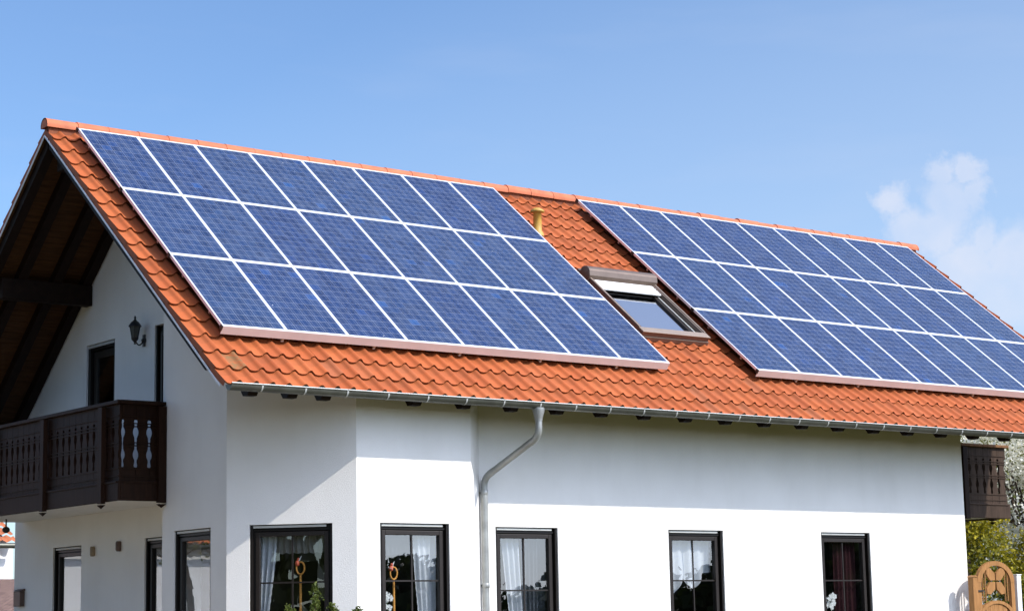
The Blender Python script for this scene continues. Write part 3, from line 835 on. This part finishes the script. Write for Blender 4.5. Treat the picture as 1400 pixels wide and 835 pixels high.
for (y, z, lab, mt, r) in ((2.273, Z0 - 6.37, 'beige wall fitting on the shaded ground floor wall, left of the darker one', 'beige', .04),
                           (1.345, Z0 - 6.325, 'dark brown oval wall fitting under the balcony, right of the beige one', 'copper', .045)):
    L = empty('wall_fitting', (XREC, y, z), lab, 'wall fitting', 'wall fittings under the balcony')
    f = MB(); f.lathe((XREC - .035, y, z), [(r * .7, -.08), (r, -.055), (r, .055), (r * .75, .08)], 14); f.build('cover', M[mt], L)
    f = MB(); f.box((XREC - .012, y, z), (.024, .05, .13)); f.build('base_plate', M['beige'], L)
L = empty('mailbox', (XREC, 5.087, Z0 - 7.07), 'flat brown metal box on the wall at the far left corner', 'mailbox')
f = MB(); f.span((XREC - .09, 4.95, Z0 - 7.20), (XREC - .002, 5.225, Z0 - 6.94)); f.build('box', M['copper'], L, .01)
f = MB(); f.prism([(XREC - .11, 4.93, Z0 - 6.935), (XREC - .002, 4.93, Z0 - 6.935), (XREC - .002, 4.93, Z0 - 6.90)], (0, .315, 0)); f.build('lid', M['copper'], L)

# ------------------------------------------------------------------ behind the windows
def cloth(win, edges, label, mat, z0=0, z1=1.75, depth=.10, amp=.022, nf=5, lace=True, name='curtain', group='curtains in the windows', hem=None):
    """edges(t) -> (left, right) as fractions of the pane at t (0 top, 1 bottom)"""
    W = win['g1'] - win['g0']; H = z1 - z0; O, xd, n = win['O'], win['xd'], win['n']
    nu, nv = 64, 36; vs, fs = [], []
    for j in range(nv + 1):
        t = j / nv; l, r = edges(t)
        for i in range(nu + 1):
            s = i / nu; a = l + (r - l) * s
            z = z0 + H * t
            if hem: z = z0 + (hem(a) - z0) * t
            aa = a + (.004 * math.sin(z * 70) if lace and i == nu else 0) + (.004 * math.sin(z * 70) if lace and i == 0 and l > .02 else 0)
            dd = depth + amp * math.sin(s * nf * 2 * math.pi + .6 * math.sin(t * 3)) + .008 * math.sin(s * 17 + t * 5)
            vs.append(O + xd * (win['g0'] + aa * W) + UP * (win['gt'] + .04 - z) - n * (win['d'] + dd))
    fs = [(j * (nu + 1) + i, j * (nu + 1) + i + 1, (j + 1) * (nu + 1) + i + 1, (j + 1) * (nu + 1) + i) for j in range(nv) for i in range(nu)]
    mb = MB(); mb.add(vs, fs, smooth=True); o = mb.build(name, mat)
    c = O + xd * (win['g0'] + W * .5) + UP * (win['gt'] - 1) - n * win['d']
    for v in o.data.vertices: v.co -= c
    o.location = c
    tag(o, label, 'curtain', group); return o
smo = lambda t: t * t * (3 - 2 * t)
cloth(wA, lambda t: (-.06, .22 - .17 * smo(min(1, t * 1.1))), 'white lace curtain tied back at the left of the splayed corner window', M['lace'], nf=3)
cloth(wA, lambda t: (.2, 1.05), 'grey lace valance across the top of the splayed corner window', M['valance'], z1=.27, nf=9, hem=lambda a: .26 + .02 * abs(math.sin(a * 26)))
cloth(wB, lambda t: (.64 + .12 * smo(t), 1.06), 'white curtain at the right of the bay window with the orange ring', M['lace'], nf=4)
cloth(wB, lambda t: (-.06, .66), 'pale net valance across the top of the bay window', M['sheer'], z1=.32, nf=9, hem=lambda a: .31 + .012 * abs(math.sin(a * 26)))
cloth(w3, lambda t: (-.06, .10 - .03 * t), 'narrow white frilled curtain at the left edge of the window beside the downpipe', M['lace'], nf=2, z1=1.1)
cloth(w3, lambda t: (.16 + .22 * t, .50 + .12 * t), 'white draped curtain in the middle of the window beside the downpipe', M['lace'], nf=3)
cloth(w3, lambda t: (.5, 1.06), 'grey sheer curtain filling the right half of the window beside the downpipe', M['sheer'], nf=7)
cloth(w4, lambda t: (-.06, 1.06), 'white swagged curtain in the upper half of the window in the middle of the wall', M['lace'], nf=5,
      hem=lambda a: .58 + .30 * max(0, 1 - ((a - .14) / .26) ** 2) * (1 if a < .40 else 0) + (.22 * max(0, 1 - ((a - .62) / .24) ** 2) if a >= .40 else 0) - .12 * max(0, a - .7))
cloth(w5, lambda t: (-.06, .16 - .04 * t), 'narrow white frilled curtain at the left edge of the rightmost window', M['lace'], nf=2, z1=1.15)
cloth(w5, lambda t: (.42, .98), 'dark red curtain hanging in the rightmost window', M['redcloth'], nf=5)

def wpt(win, a, z, d): return win['O'] + win['xd'] * (win['g0'] + a * (win['g1'] - win['g0'])) + UP * (win['gt'] - z) - win['n'] * (win['d'] + d)
def stake(win, a, ztop, label, d=.05):
    b = wpt(win, a, 1.6, d); L = empty('ornamental_stake', b, label, 'ornament', 'window ornaments')
    s = MB(); p0 = wpt(win, a, 1.6, d); p1 = wpt(win, a, ztop + .27, d); s.tube([p0, p0.lerp(p1, .5), p1], [.021, .019, .016], 10); s.build('stick', M['orange'], L)
    r = MB(); c = wpt(win, a, ztop + .17, d); xd = win['xd']
    r.tube([c + xd * (.058 * math.cos(t)) + UP * (.085 * math.sin(t)) for t in [2 * math.pi * k / 20 for k in range(21)]], .013, 8, False); r.build('ring', M['orange'], L)
    q = MB(); e = c - xd * .045 + UP * .065; q.ball(e, .034, 12, (1, 1, 1.3)); q.ball(e + UP * .055 + xd * .015, .022); q.build('bird', M['red'], L)
    q = MB(); q.tube([e + UP * .03 + xd * .02, e + UP * .10 + xd * .06], [.014, .004], 8); q.build('tail', M['petal'], L)
stake(wA, .60, .27, 'dim orange straw ring on a stick with red bird behind the splayed corner window')
stake(wB, .23, .36, 'sunlit orange straw ring on a stick with red bird in the bay window')
def orchid(win, a, z, label, n=9, d=.06, spread=.09, k_=1.0):
    b = wpt(win, a, 1.6, d); L = empty('orchid', b, label, 'orchid', 'white orchids on the sills')
    s = MB(); top = wpt(win, a, z, d); s.tube([b, b.lerp(top, .6) + win['xd'] * .02, top], [.006, .005, .003], 6); s.build('stem', M['stem'], L)
    rn = random.Random(int(a * 100)); f = MB()
    for k in range(n):
        c = top + win['xd'] * rn.uniform(-spread, spread) + UP * (-.22 * k / n + rn.uniform(-.03, .03)) + win['n'] * rn.uniform(-.02, .03)
        for q in range(5):
            t = 2 * math.pi * q / 5 + rn.random(); u = (win['xd'] * math.cos(t) + UP * math.sin(t)); w = win['n'].cross(u)
            f.add([c, c + u * .022 * k_ + w * .018 * k_ + win['n'] * .008, c + u * .042 * k_, c + u * .022 * k_ - w * .018 * k_ + win['n'] * .008], [(0, 1, 2, 3)])
    f.build('flowers', M['petal'], L)
    g = MB()
    for k in range(6):
        t = rn.uniform(-1, 1); e = wpt(win, a, 1.45, d); u = (win['xd'] * t + UP * .9).normalized(); w = win['n'].cross(u)
        g.add([e, e + u * .12 + w * .025, e + u * .28, e + u * .12 - w * .025], [(0, 1, 2, 3)])
    g.build('leaves', M['stem'], L)
orchid(wB, .10, .82, 'white orchid beside the orange stick in the bay window', 8, .05, .06, 1.25)
orchid(w5, .22, .88, 'white orchid in the rightmost ground floor window', 12, .05, .10, 1.5)

# ------------------------------------------------------------------ vegetation
def leaf_quads(mb, pts, size, rn, flat=.0, aspect=1.0):
    for p, tv in pts:
        s = size * rn.uniform(.6, 1.35)
        a = Vector((rn.gauss(0, 1), rn.gauss(0, 1), rn.gauss(0, 1) * (1 - flat))).normalized(); b = a.orthogonal().normalized()
        b = (Matrix.Rotation(rn.uniform(0, 6.28), 3, a) @ b); c = a.cross(b) * aspect
        mb.add([p - b * s * .5, p + c * s * .42, p + b * s * .62 + a * s * .1, p - c * s * .42], [(0, 1, 2, 3)], tint=min(1, max(0, tv)))
def thuja(base, h, rad, label, n=12000, seed=1, size=.085):
    rn = random.Random(seed); L = empty('thuja', base, label, 'conifer', None); base = Vector(base)
    t = MB(); t.tube([base, base + UP * h * .5, base + UP * h * .9], [.14, .09, .02], 8); t.build('trunk', M['bark'], L)
    lob = []
    for k in range(90):
        z = rn.random() ** .8; ang = rn.uniform(0, 6.28); pr = rad * (1 - z ** 2.2) ** .6
        lob.append((Vector((math.cos(ang) * pr * rn.uniform(.72, .98), math.sin(ang) * pr * rn.uniform(.72, .98), .12 * h + z * h * .84)), rn.uniform(.28, .5) * rad * .55 + .12, rn.random()))
    lob.append((Vector((0, 0, h * .97)), .25, .9))
    mb = MB(); pts = []
    for k in range(n):
        c, r, tv = rn.choice(lob); q = Vector((rn.gauss(0, 1), rn.gauss(0, 1), rn.gauss(0, 1))).normalized() * r * rn.uniform(.55, 1.05)
        q.z *= 1.5
        hz = (c.z + q.z) / h
        dn = q.dot(Vector((.35, -.7, .65))) / r  # sunward side of each tuft, painted lighter through the leaf tint
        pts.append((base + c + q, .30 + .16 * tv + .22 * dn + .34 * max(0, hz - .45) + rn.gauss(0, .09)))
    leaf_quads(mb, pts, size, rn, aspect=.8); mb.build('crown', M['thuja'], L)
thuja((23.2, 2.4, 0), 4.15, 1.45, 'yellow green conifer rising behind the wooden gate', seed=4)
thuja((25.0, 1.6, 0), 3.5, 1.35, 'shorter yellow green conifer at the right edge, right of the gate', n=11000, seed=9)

def tree(base, h, spread, label, leafmat, n_leaf, size, seed, cname, name='tree', cat='tree', clumps=70, extra=None, group=None, z_lo=.3, trunk_r=.16):
    rn = random.Random(seed); L = empty(name, base, label, cat, group); base = Vector(base)
    t = MB(); ends = []
    def branch(p, d, ln, r, lev):
        pts = [p]; q = p.copy(); dd = d.copy()
        for k in range(4):
            dd = (dd + Vector((rn.gauss(0, .16), rn.gauss(0, .16), rn.gauss(.05, .10)))).normalized(); q = q + dd * ln / 4; pts.append(q.copy())
        t.tube(pts, [r * (1 - .16 * k) for k in range(5)], 7 if lev < 2 else 5, False)
        ends.append((q, lev)); 
        if lev < 4:
            for k in range(3 if lev < 2 else 2 + (rn.random() < .4)):
                nd_ = (dd + Vector((rn.gauss(0, .62), rn.gauss(0, .62), rn.gauss(.15, .35)))).normalized()
                branch(pts[rn.choice((2, 3, 4))], nd_, ln * rn.uniform(.58, .82), r * .5, lev + 1)
    branch(base, Vector((0, 0, 1)), h * .34, trunk_r, 0)
    t.build('trunk', M['bark'], L)
    ends = [e for e, l in ends if l >= 2 and e.z > base.z + h * z_lo * .6]
    if n_leaf:
        mb = MB(); pts = []; cl = [(rn.choice(ends) + Vector((rn.gauss(0, .15), rn.gauss(0, .15), rn.gauss(0, .15))), rn.uniform(.2, .5), rn.random()) for _ in range(clumps)]
        for k in range(n_leaf):
            c, r, tv = rn.choice(cl); q = Vector((rn.gauss(0, .6), rn.gauss(0, .6), rn.gauss(0, .5))) * r * spread
            pts.append((c + q, .30 + .25 * tv + .22 * q.normalized().dot(Vector((.35, -.7, .65))) + rn.gauss(0, .1)))  # tint rises towards the sun: lit side painted into the leaves
        leaf_quads(mb, pts, size, rn); mb.build(cname, leafmat, L)
        if extra:
            mb = MB(); leaf_quads(mb, [(p + Vector((rn.gauss(0, .1), rn.gauss(0, .1), rn.gauss(0, .1))), rn.random()) for p, _ in pts[::3]], size * .9, rn); mb.build('foliage', extra, L)
    return L

def crown_tree(base, h, rad, label, seed, n, size):
    rn = random.Random(seed); L = empty('blossom_tree', base, label, 'tree', 'blossoming trees behind the house'); base = Vector(base)
    t = MB(); t.tube([base, base + UP * h * .3, base + UP * h * .5], [.19, .15, .11], 8, False)
    lob = []
    for k in range(170):
        d = Vector((rn.gauss(0, 1), rn.gauss(0, 1), rn.gauss(.15, .9))).normalized() * rn.uniform(.45, 1)
        c = base + Vector((d.x * rad, d.y * rad, h * .60 + d.z * h * .40)); lob.append((c, rn.uniform(.22, .5), rn.random()))
        if k % 3 == 0:
            m = base + UP * h * rn.uniform(.25, .5); mid = m.lerp(c, .55) + Vector((rn.gauss(0, .15), rn.gauss(0, .15), .2))
            t.tube([m, m.lerp(mid, .5), mid, c], [.055, .04, .026, .010], 5, False)
    t.build('trunk', M['bark'], L)
    for nm, mt, cnt, sz in (('blossom', M['blossom'], n, size), ('foliage', M['youngleaf'], n // 3, size * .85)):
        mb = MB(); pts = []
        for k in range(cnt):
            c, r, tv = rn.choice(lob); q = Vector((rn.gauss(0, .62), rn.gauss(0, .62), rn.gauss(0, .5))) * r * 1.25
            pts.append((c + q, .55 + .2 * tv + .25 * q.normalized().dot(Vector((.35, -.7, .65))) + rn.gauss(0, .1)))  # sunlit side of each clump painted in through the tint
        leaf_quads(mb, pts, sz, rn); mb.build(nm, mt, L)
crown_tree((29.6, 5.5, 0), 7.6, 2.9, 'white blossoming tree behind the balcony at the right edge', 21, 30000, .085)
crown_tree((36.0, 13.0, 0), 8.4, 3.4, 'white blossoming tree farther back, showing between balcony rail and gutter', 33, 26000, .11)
def shrub():
    rn = random.Random(5); base = Vector((.55, -6.0, 0)); L = empty('garden_shrub', base, 'small leafed green shrub in front of the splayed corner window', 'shrub')
    st = MB(); pts = []
    tops = [(-.72, 1.78), (-.45, 1.86), (-.30, 1.92), (-.12, 2.00), (-.02, 2.17), (.10, 2.02), (.24, 1.93), (.36, 1.9), (.52, 1.87), (.66, 1.84), (-.6, 1.75), (.02, 1.8), (.2, 1.75), (-.2, 1.72), (.45, 1.7)]
    for dx, zt in tops:
        y = rn.uniform(-.28, .28); p0 = base + Vector((dx * .25, y * .3, .05)); p1 = base + Vector((dx, y, zt))
        mid = p0.lerp(p1, .5) + Vector((dx * .3, 0, 0)); st.tube([p0, mid, p1], [.014, .009, .003], 5, False)
        for k in range(190):
            t = 1 - rn.random() ** 1.6 * .62
            q = p0.lerp(mid, t * 2) if t < .5 else mid.lerp(p1, t * 2 - 1)
            w = .015 + .11 * (1 - t) ** .7
            for side in range(2):
                off = Vector((rn.gauss(0, w), rn.gauss(0, w), rn.gauss(0, .02)))
                pts.append((q + off, .35 + .5 * max(0, t - .6) + rn.gauss(0, .16)))
    st.build('stem', M['bark'], L); mb = MB(); leaf_quads(mb, pts, .042, rn, aspect=.6); mb.build('foliage', M['shrub'], L)
shrub()

# ------------------------------------------------------------------ gate beside the house
def gate():
    y = YW - .35; x0, x1 = 15.36, 16.36; zs = Z0 - 7.10; L = empty('garden_gate', ((x0 + x1) / 2, y, 0), 'arched honey coloured wooden gate with carved cross at the house corner', 'gate')
    xc = (x0 + x1) / 2; r = (x1 - x0) / 2
    f = MB(); 
    for x in (x0 + .04, x1 - .04): f.span((x - .05, y - .03, .1), (x + .05, y + .03, zs))
    n = 16; vs = []
    for k in range(n):
        a, b = math.pi * k / n, math.pi * (k + 1) / n
        P = lambda t, rr: (xc + rr * math.cos(t), y - .034, zs + rr * math.sin(t) * .74)
        f.prism([P(a, r + .01), P(b, r + .01), P(b, r - .10), P(a, r - .10)], (0, .068, 0))
    go = f.build('gate_frame', M['gatewood'], L)
    g = MB()
    cz = zs + .02
    for s1 in (-1, 1):
        for s2 in (-1, 1):
            d = Vector((s1 * .74, 0, s2 * .67)).normalized(); w = Vector((-d.z, 0, d.x)); c = Vector((xc, y - .022, cz))
            g.prism([c + d * .02, c + d * .12 + w * .09, c + d * .27 + w * .075, c + d * .33, c + d * .27 - w * .075, c + d * .12 - w * .09], (0, .044, 0))
    g.build('carved_cross', M['gatewood'], L)
    g = MB()
    for dx in (-.34, -.27, .27, .34): g.tube([(xc + dx, y, zs - .34), (xc + dx, y, zs + .22)], .014, 8)
    g.build('baluster', M['gatewood'], L)
    h = MB()
    for k in range(12):
        a, b = math.pi * (.12 + .76 * k / 12), math.pi * (.12 + .76 * (k + 1) / 12)
        P = lambda t, rr: (xc + rr * math.cos(t), y - .032, zs - .62 + rr * math.sin(t) * .62)
        h.prism([P(a, .48), P(b, .48), P(b, .39), P(a, .39)], (0, .064, 0))
    h.span((x0 + .09, y - .031, zs - .68), (x1 - .09, y + .031, zs - .60)); h.build('curved_rail', M['gatewood'], L)
    b = MB()
    for k in range(7):
        xa = x0 + .09 + k * .117; b.span((xa + .003, y - .012, .12), (xa + .114, y + .012, zs - .62 + .62 * math.sqrt(max(0, .39 ** 2 - (xa + .058 - xc) ** 2))))
    b.build('board_panel', M['gatewood'], L)
    hg = MB(); 
    for z in (zs - .15, zs - 1.4): hg.span((x0 - .05, y - .05, z - .012), (x0 + .12, y - .036, z + .012))
    hg.build('hinge', M['black'], L)
    P = empty('gate_post', (15.255, y, 0), 'round topped wooden gate post against the white house corner', 'post', 'gate posts')
    p = MB(); p.span((15.19, y - .06, 0), (15.325, y + .06, zs + .09)); p.build('shaft', M['gatewood'], P, .012)
    p = MB(); p.prism([(15.18, y - .07, zs + .09), (15.335, y - .07, zs + .09), (15.257, y - .07, zs + .125)], (0, .14, 0)); p.build('cap', M['gatewood'], P)
    P = empty('gate_post', (16.47, y, 0), 'gate post whitened like sunlit wood at the right of the arched gate', 'post', 'gate posts')
    p = MB(); p.span((16.405, y - .06, 0), (16.525, y + .06, zs + .12)); p.build('shaft', M['sunlit_white'], P, .01)  # white colour stands for sun on the wooden post's face
    p = MB(); p.span((16.395, y - .07, zs + .12), (16.535, y + .07, zs + .14)); p.build('cap', M['sunlit_white'], P, .006)
gate()

# ------------------------------------------------------------------ neighbours
def neighbour():
    L = empty('neighbour_house', (-2, 24, 0), 'white neighbouring house with orange roof at the far left edge', 'house')
    xr = 7.83; ye = 20.0; ze = Z0 - 5.43
    w = MB(); w.span((-14, ye + .35, 0), (xr + .12, ye + 9, ze - .05)); w.build('wall', M['plaster2'], L)
    r = MB(); s = .55
    def P(x, t, side): 
        yy = ye + t * 4.9 if side == 0 else ye + 9.8 - t * 4.9
        return Vector((x, yy, ze + t * 2.8))
    for side in (0, 1):
        nr = 14
        for k in range(nr):
            n = 90; vs = []; x0, x1 = -14.4, xr + .12
            for j, (t, lift) in enumerate(((k / nr, .05), ((k + 1) / nr, 0.0))):
                for i in range(n * 4 + 1):
                    x = x0 + (x1 - x0) * i / (n * 4); vs.append(P(x, t, side) + UP * (lift + .03 * math.sin(i * math.pi / 2)))
            m = n * 4 + 1
            r.add(vs, [(i, i + 1, m + i + 1, m + i) for i in range(m - 1)], smooth=True)
    r.build('roof', M['tile2'], L)
    g = MB(); g.tube([(-14.4, ye - .06, ze - .06), (xr + .1, ye - .06, ze - .06)], .07, 10); g.build('gutter', M['zinc'], L)
    g = MB()
    for x in (xr + .02, -13.98): g.prism([(x, ye + .36, ze - .05), (x, ye + 9.4, ze - .05), (x, ye + 4.9, ze + 2.7)], (.02, 0, 0))
    g.build('gable', M['plaster2'], L)
    S = empty('shed', (3, 16.5, 0), 'low shed with brown shingled roof beside the house at far left', 'shed')
    zt = Z0 - 6.33
    r = MB(); vs = [Vector((-3, 19.6, zt)), Vector((7.8, 19.6, zt)), Vector((7.0, 15.5, zt - 1.75)), Vector((-3, 15.5, zt - 1.75))]
    r.add(vs, [(0, 3, 2, 1)], uvs=[(0, 4.6), (10.8, 4.6), (10.0, 0), (0, 0)]); r.build('roof', M['shingle'], S)
    w = MB(); w.span((-2.9, 15.8, 0), (6.9, 19.5, zt - 1.8)); w.build('wall', M['plaster2'], S)
neighbour()
L = empty('hanging_lamp', (.75, 4.15, BOT - .0), 'dark round lamp hanging below the balcony at the left edge', 'lamp')
f = MB(); f.ball((.75, 4.15, BOT - .15), .065, 14, (1, 1, .85)); f.build('globe', M['black'], L)
f = MB(); f.tube([(.75, 4.15, BOT + .045), (.75, 4.15, BOT - .1)], .014, 8); f.build('rod', M['black'], L)

# what the panes mirror: a bare tree by the gable and a far belt of trees across the garden
tree((-5.5, 9.5, 0), 7.5, .8, 'bare branched tree mirrored in the leftmost ground floor window', M['youngleaf'], 1500, .06, 77, 'foliage', clumps=60, name='bare_tree')
def treeline():
    rn = random.Random(8); mb = MB()
    ctr = Vector((8, -4, 0))
    def sprays(c, h, rad, n, s0, s1):
        for q in range(n):
            t = rn.random() ** .85; rr = rad * (1 - t ** 3) ** .5
            p = c + Vector((rn.gauss(0, .5) * rr, rn.gauss(0, .5) * rr, t * h))
            s = rn.uniform(s0, s1); n1 = Vector((rn.gauss(0, 1), rn.gauss(0, 1), rn.gauss(0, .6))).normalized(); b = n1.orthogonal().normalized(); cc = n1.cross(b)
            mb.add([p - b * s, p + cc * s * .8, p + b * s, p - cc * s * .8], [(0, 1, 2, 3)], tint=rn.random())
    for k in range(150):
        a = rn.uniform(292, 350); az = math.radians(a); dist = rn.uniform(64, 84)
        h = 3.9 + .8 * math.sin(a * .9) + .5 * math.sin(a * 2.3 + 1) + rn.uniform(-.4, .4)
        if a > 316.5: h += min(1, (a - 316.5) / 1.5) * rn.uniform(4.5, 7)
        c = ctr + Vector((math.cos(az), math.sin(az), 0)) * dist
        sprays(c, h * .8, 2.6, 150, .3, .6); sprays(c, h, 1.7 + .2 * h, 330, .10, .26)
    for k in range(26):  # unseen near trees, mirrored too, added to keep skylight off the gable
        c = Vector((rn.uniform(-15.5, -10), rn.uniform(-13, 3.5), 0)); h = rn.uniform(7, 11.5)
        for q in range(260):
            t = rn.random() ** .8; rad = 1.9 * (1 - t ** 3) ** .5
            p = c + Vector((rn.gauss(0, .5) * rad, rn.gauss(0, .5) * rad, .2 + t * h))
            s = rn.uniform(.18, .4); n1 = Vector((rn.gauss(0, 1), rn.gauss(0, 1), rn.gauss(0, .6))).normalized(); b = n1.orthogonal().normalized(); cc = n1.cross(b)
            mb.add([p - b * s, p + cc * s * .8, p + b * s, p - cc * s * .8], [(0, 1, 2, 3)], tint=rn.random())
    o = mb.build('treeline', M['darkwood'])
    tag(o, 'dark belt of trees and hedges mirrored in the ground floor window panes', 'trees', None, 'stuff')
treeline()

# ------------------------------------------------------------------ ground
g = MB(); g.add([(-900, -900, 0), (900, -900, 0), (900, 900, 0), (-900, 900, 0)], [(0, 1, 2, 3)])
tag(g.build('ground', M['grass']), kind='structure')
g = MB(); g.span((16.7, -9, -.2), (18.4, -4.0, .02)); g.span((-9, -13, -.2), (.5, 9, .02))  # left slab is unseen, added to bounce warm sunlight onto the gable
tag(g.build('path', M['bounce_paving']), kind='structure')

# ------------------------------------------------------------------ sky, sun, camera
SUN = Vector((.5, -1.0, 1.0)).normalized()
w = bpy.data.worlds.new('World'); bpy.context.scene.world = w; w.use_nodes = True
nt = w.node_tree; bg = nt.nodes['Background']
sky = nd(nt, 'ShaderNodeTexSky', sky_type='NISHITA'); sky.sun_disc = False
sky.sun_elevation = math.asin(SUN.z); sky.sun_rotation = math.atan2(SUN.x, SUN.y)
sky.air_density = 1.0; sky.dust_density = .6; sky.ozone_density = 2.0; sky.altitude = 200
tc = nd(nt, 'ShaderNodeTexCoord').outputs['Generated']
def vdot(v, d):
    n = nd(nt, 'ShaderNodeVectorMath', operation='DOT_PRODUCT'); nt.links.new(v, n.inputs[0]); n.inputs[1].default_value = d; return n.outputs['Value']
cdir = Vector((.7535, .6270, .187)).normalized()
cr = Vector((cdir.y, -cdir.x, 0)).normalized(); cu_ = cr.cross(cdir)
A = vdot(tc, cr); E = vdot(tc, cu_); F = vdot(tc, cdir)
co = nd(nt, 'ShaderNodeCombineXYZ'); nt.links.new(A, co.inputs[0]); nt.links.new(E, co.inputs[1])
n1 = nd(nt, 'ShaderNodeTexNoise', i={'Scale': 60.0, 'Detail': 7.0, 'Roughness': .62}); nt.links.new(co.outputs[0], n1.inputs['Vector'])
wob = mth(nt, 'MULTIPLY', mth(nt, 'SUBTRACT', n1.outputs[0], .5), .026)
mask = None
K = 1 / 2737
for px, py, r in ((1226, 298, 30), (1250, 330, 40), (1296, 262, 27), (1322, 262, 26), (1332, 290, 26), (1300, 300, 44), (1285, 340, 50), (1345, 352, 34), (1376, 380, 60), (1320, 390, 60), (1430, 352, 36), (1440, 400, 70), (1370, 430, 70)):
    dx = mth(nt, 'SUBTRACT', A, (px - 1300) * K); dy = mth(nt, 'SUBTRACT', E, (330 - py) * K)
    dist = mth(nt, 'SQRT', mth(nt, 'ADD', mth(nt, 'MULTIPLY', dx, dx), mth(nt, 'MULTIPLY', dy, dy)))
    dist = mth(nt, 'ADD', dist, wob)
    s = mth(nt, 'MULTIPLY', mth(nt, 'SUBTRACT', 1.0, mth(nt, 'DIVIDE', dist, r * K)), 1.9, clamp=True)
    mask = s if mask is None else mth(nt, 'MAXIMUM', mask, s)
mask = mth(nt, 'MULTIPLY', mask, mth(nt, 'GREATER_THAN', F, 0.5))
n2 = nd(nt, 'ShaderNodeTexNoise', i={'Scale': 28.0, 'Detail': 4.0}); nt.links.new(co.outputs[0], n2.inputs['Vector'])
mask = mth(nt, 'MULTIPLY', mask, mth(nt, 'ADD', -.05, mth(nt, 'MULTIPLY', n2.outputs[0], 1.15)))
# thin high haze streaks
mp = nd(nt, 'ShaderNodeMapping'); mp.inputs['Scale'].default_value = (3, 3, 14); nt.links.new(tc, mp.inputs[0])
n3 = nd(nt, 'ShaderNodeTexNoise', i={'Scale': 2.2, 'Detail': 6.0}); nt.links.new(mp.outputs[0], n3.inputs['Vector'])
st = ramp(nt, n3.outputs[0], [(.52, (0, 0, 0)), (.82, (.13, .13, .13))])
skyc = mixc(nt, 1.0, sky.outputs[0], (.93, 1.07, 1.25), 'MULTIPLY')
EZ = vdot(tc, (0, 0, 1)); AZ = vdot(tc, (.60, 0, -.90))
hz = mth(nt, 'MULTIPLY', mth(nt, 'SUBTRACT', AZ, .05), 2.6, clamp=True)
hz = mth(nt, 'MULTIPLY', hz, .62)
skyc = mixc(nt, hz, skyc, (4.1, 5.0, 6.3))
veil = mth(nt, 'MULTIPLY', mth(nt, 'SUBTRACT', EZ, .30), 1.6, clamp=True)
skyc = mixc(nt, mth(nt, 'MULTIPLY', veil, .6), skyc, (1.35, 1.68, 2.40))
skyc = mixc(nt, st, skyc, (4.6, 5.0, 6.1))
skyc = mixc(nt, mask, skyc, (5.2, 5.5, 6.4))
sd = mth(nt, 'MAXIMUM', vdot(tc, SUN), 0.0)
glow = mth(nt, 'MULTIPLY', mth(nt, 'POWER', sd, 4.0), 21.0)
gn = nd(nt, 'ShaderNodeVectorMath', operation='SCALE'); gn.inputs[0].default_value = (.93, 1.0, 1.22); nt.links.new(glow, gn.inputs['Scale'])
gadd = nd(nt, 'ShaderNodeVectorMath', operation='ADD'); nt.links.new(skyc, gadd.inputs[0]); nt.links.new(gn.outputs[0], gadd.inputs[1]); skyc = gadd.outputs[0]
nt.links.new(skyc, bg.inputs[0]); bg.inputs[1].default_value = .15
sl = bpy.data.lights.new('sun', 'SUN'); sl.energy = 4.4; sl.angle = math.radians(.53); sl.color = (1.0, .955, .89)
so = bpy.data.objects.new('sun', sl); C.objects.link(so); so.rotation_euler = SUN.to_track_quat('Z', 'Y').to_euler(); so.location = (0, -20, 30)

cam = bpy.data.cameras.new('camera'); co_ = bpy.data.objects.new('camera', cam); C.objects.link(co_)
yaw, pit, rol = -.6567754, .1568328, -.0200216
fw = Vector((-math.sin(yaw) * math.cos(pit), math.cos(yaw) * math.cos(pit), math.sin(pit)))
rt = Vector((math.cos(yaw), math.sin(yaw), 0)); up = rt.cross(fw)
rt2 = rt * math.cos(rol) + up * math.sin(rol); up2 = up * math.cos(rol) - rt * math.sin(rol)
co_.matrix_world = Matrix(((rt2.x, up2.x, -fw.x, -13.06969), (rt2.y, up2.y, -fw.y, -27.80289), (rt2.z, up2.z, -fw.z, Z0 - 7.642033), (0, 0, 0, 1)))
cam.sensor_width = 36; cam.lens = 2736.926 / 1400 * 36; cam.clip_end = 3000; cam.clip_start = .1
sc = bpy.context.scene; sc.camera = co_
sc.view_settings.view_transform = 'Standard'; sc.view_settings.look = 'None'; sc.view_settings.exposure = 0; sc.view_settings.gamma = 1
sc.render.engine = 'CYCLES'; sc.cycles.use_denoising = True; sc.cycles.max_bounces = 8; sc.cycles.transparent_max_bounces = 12
sc.cycles.caustics_reflective = False; sc.cycles.caustics_refractive = False
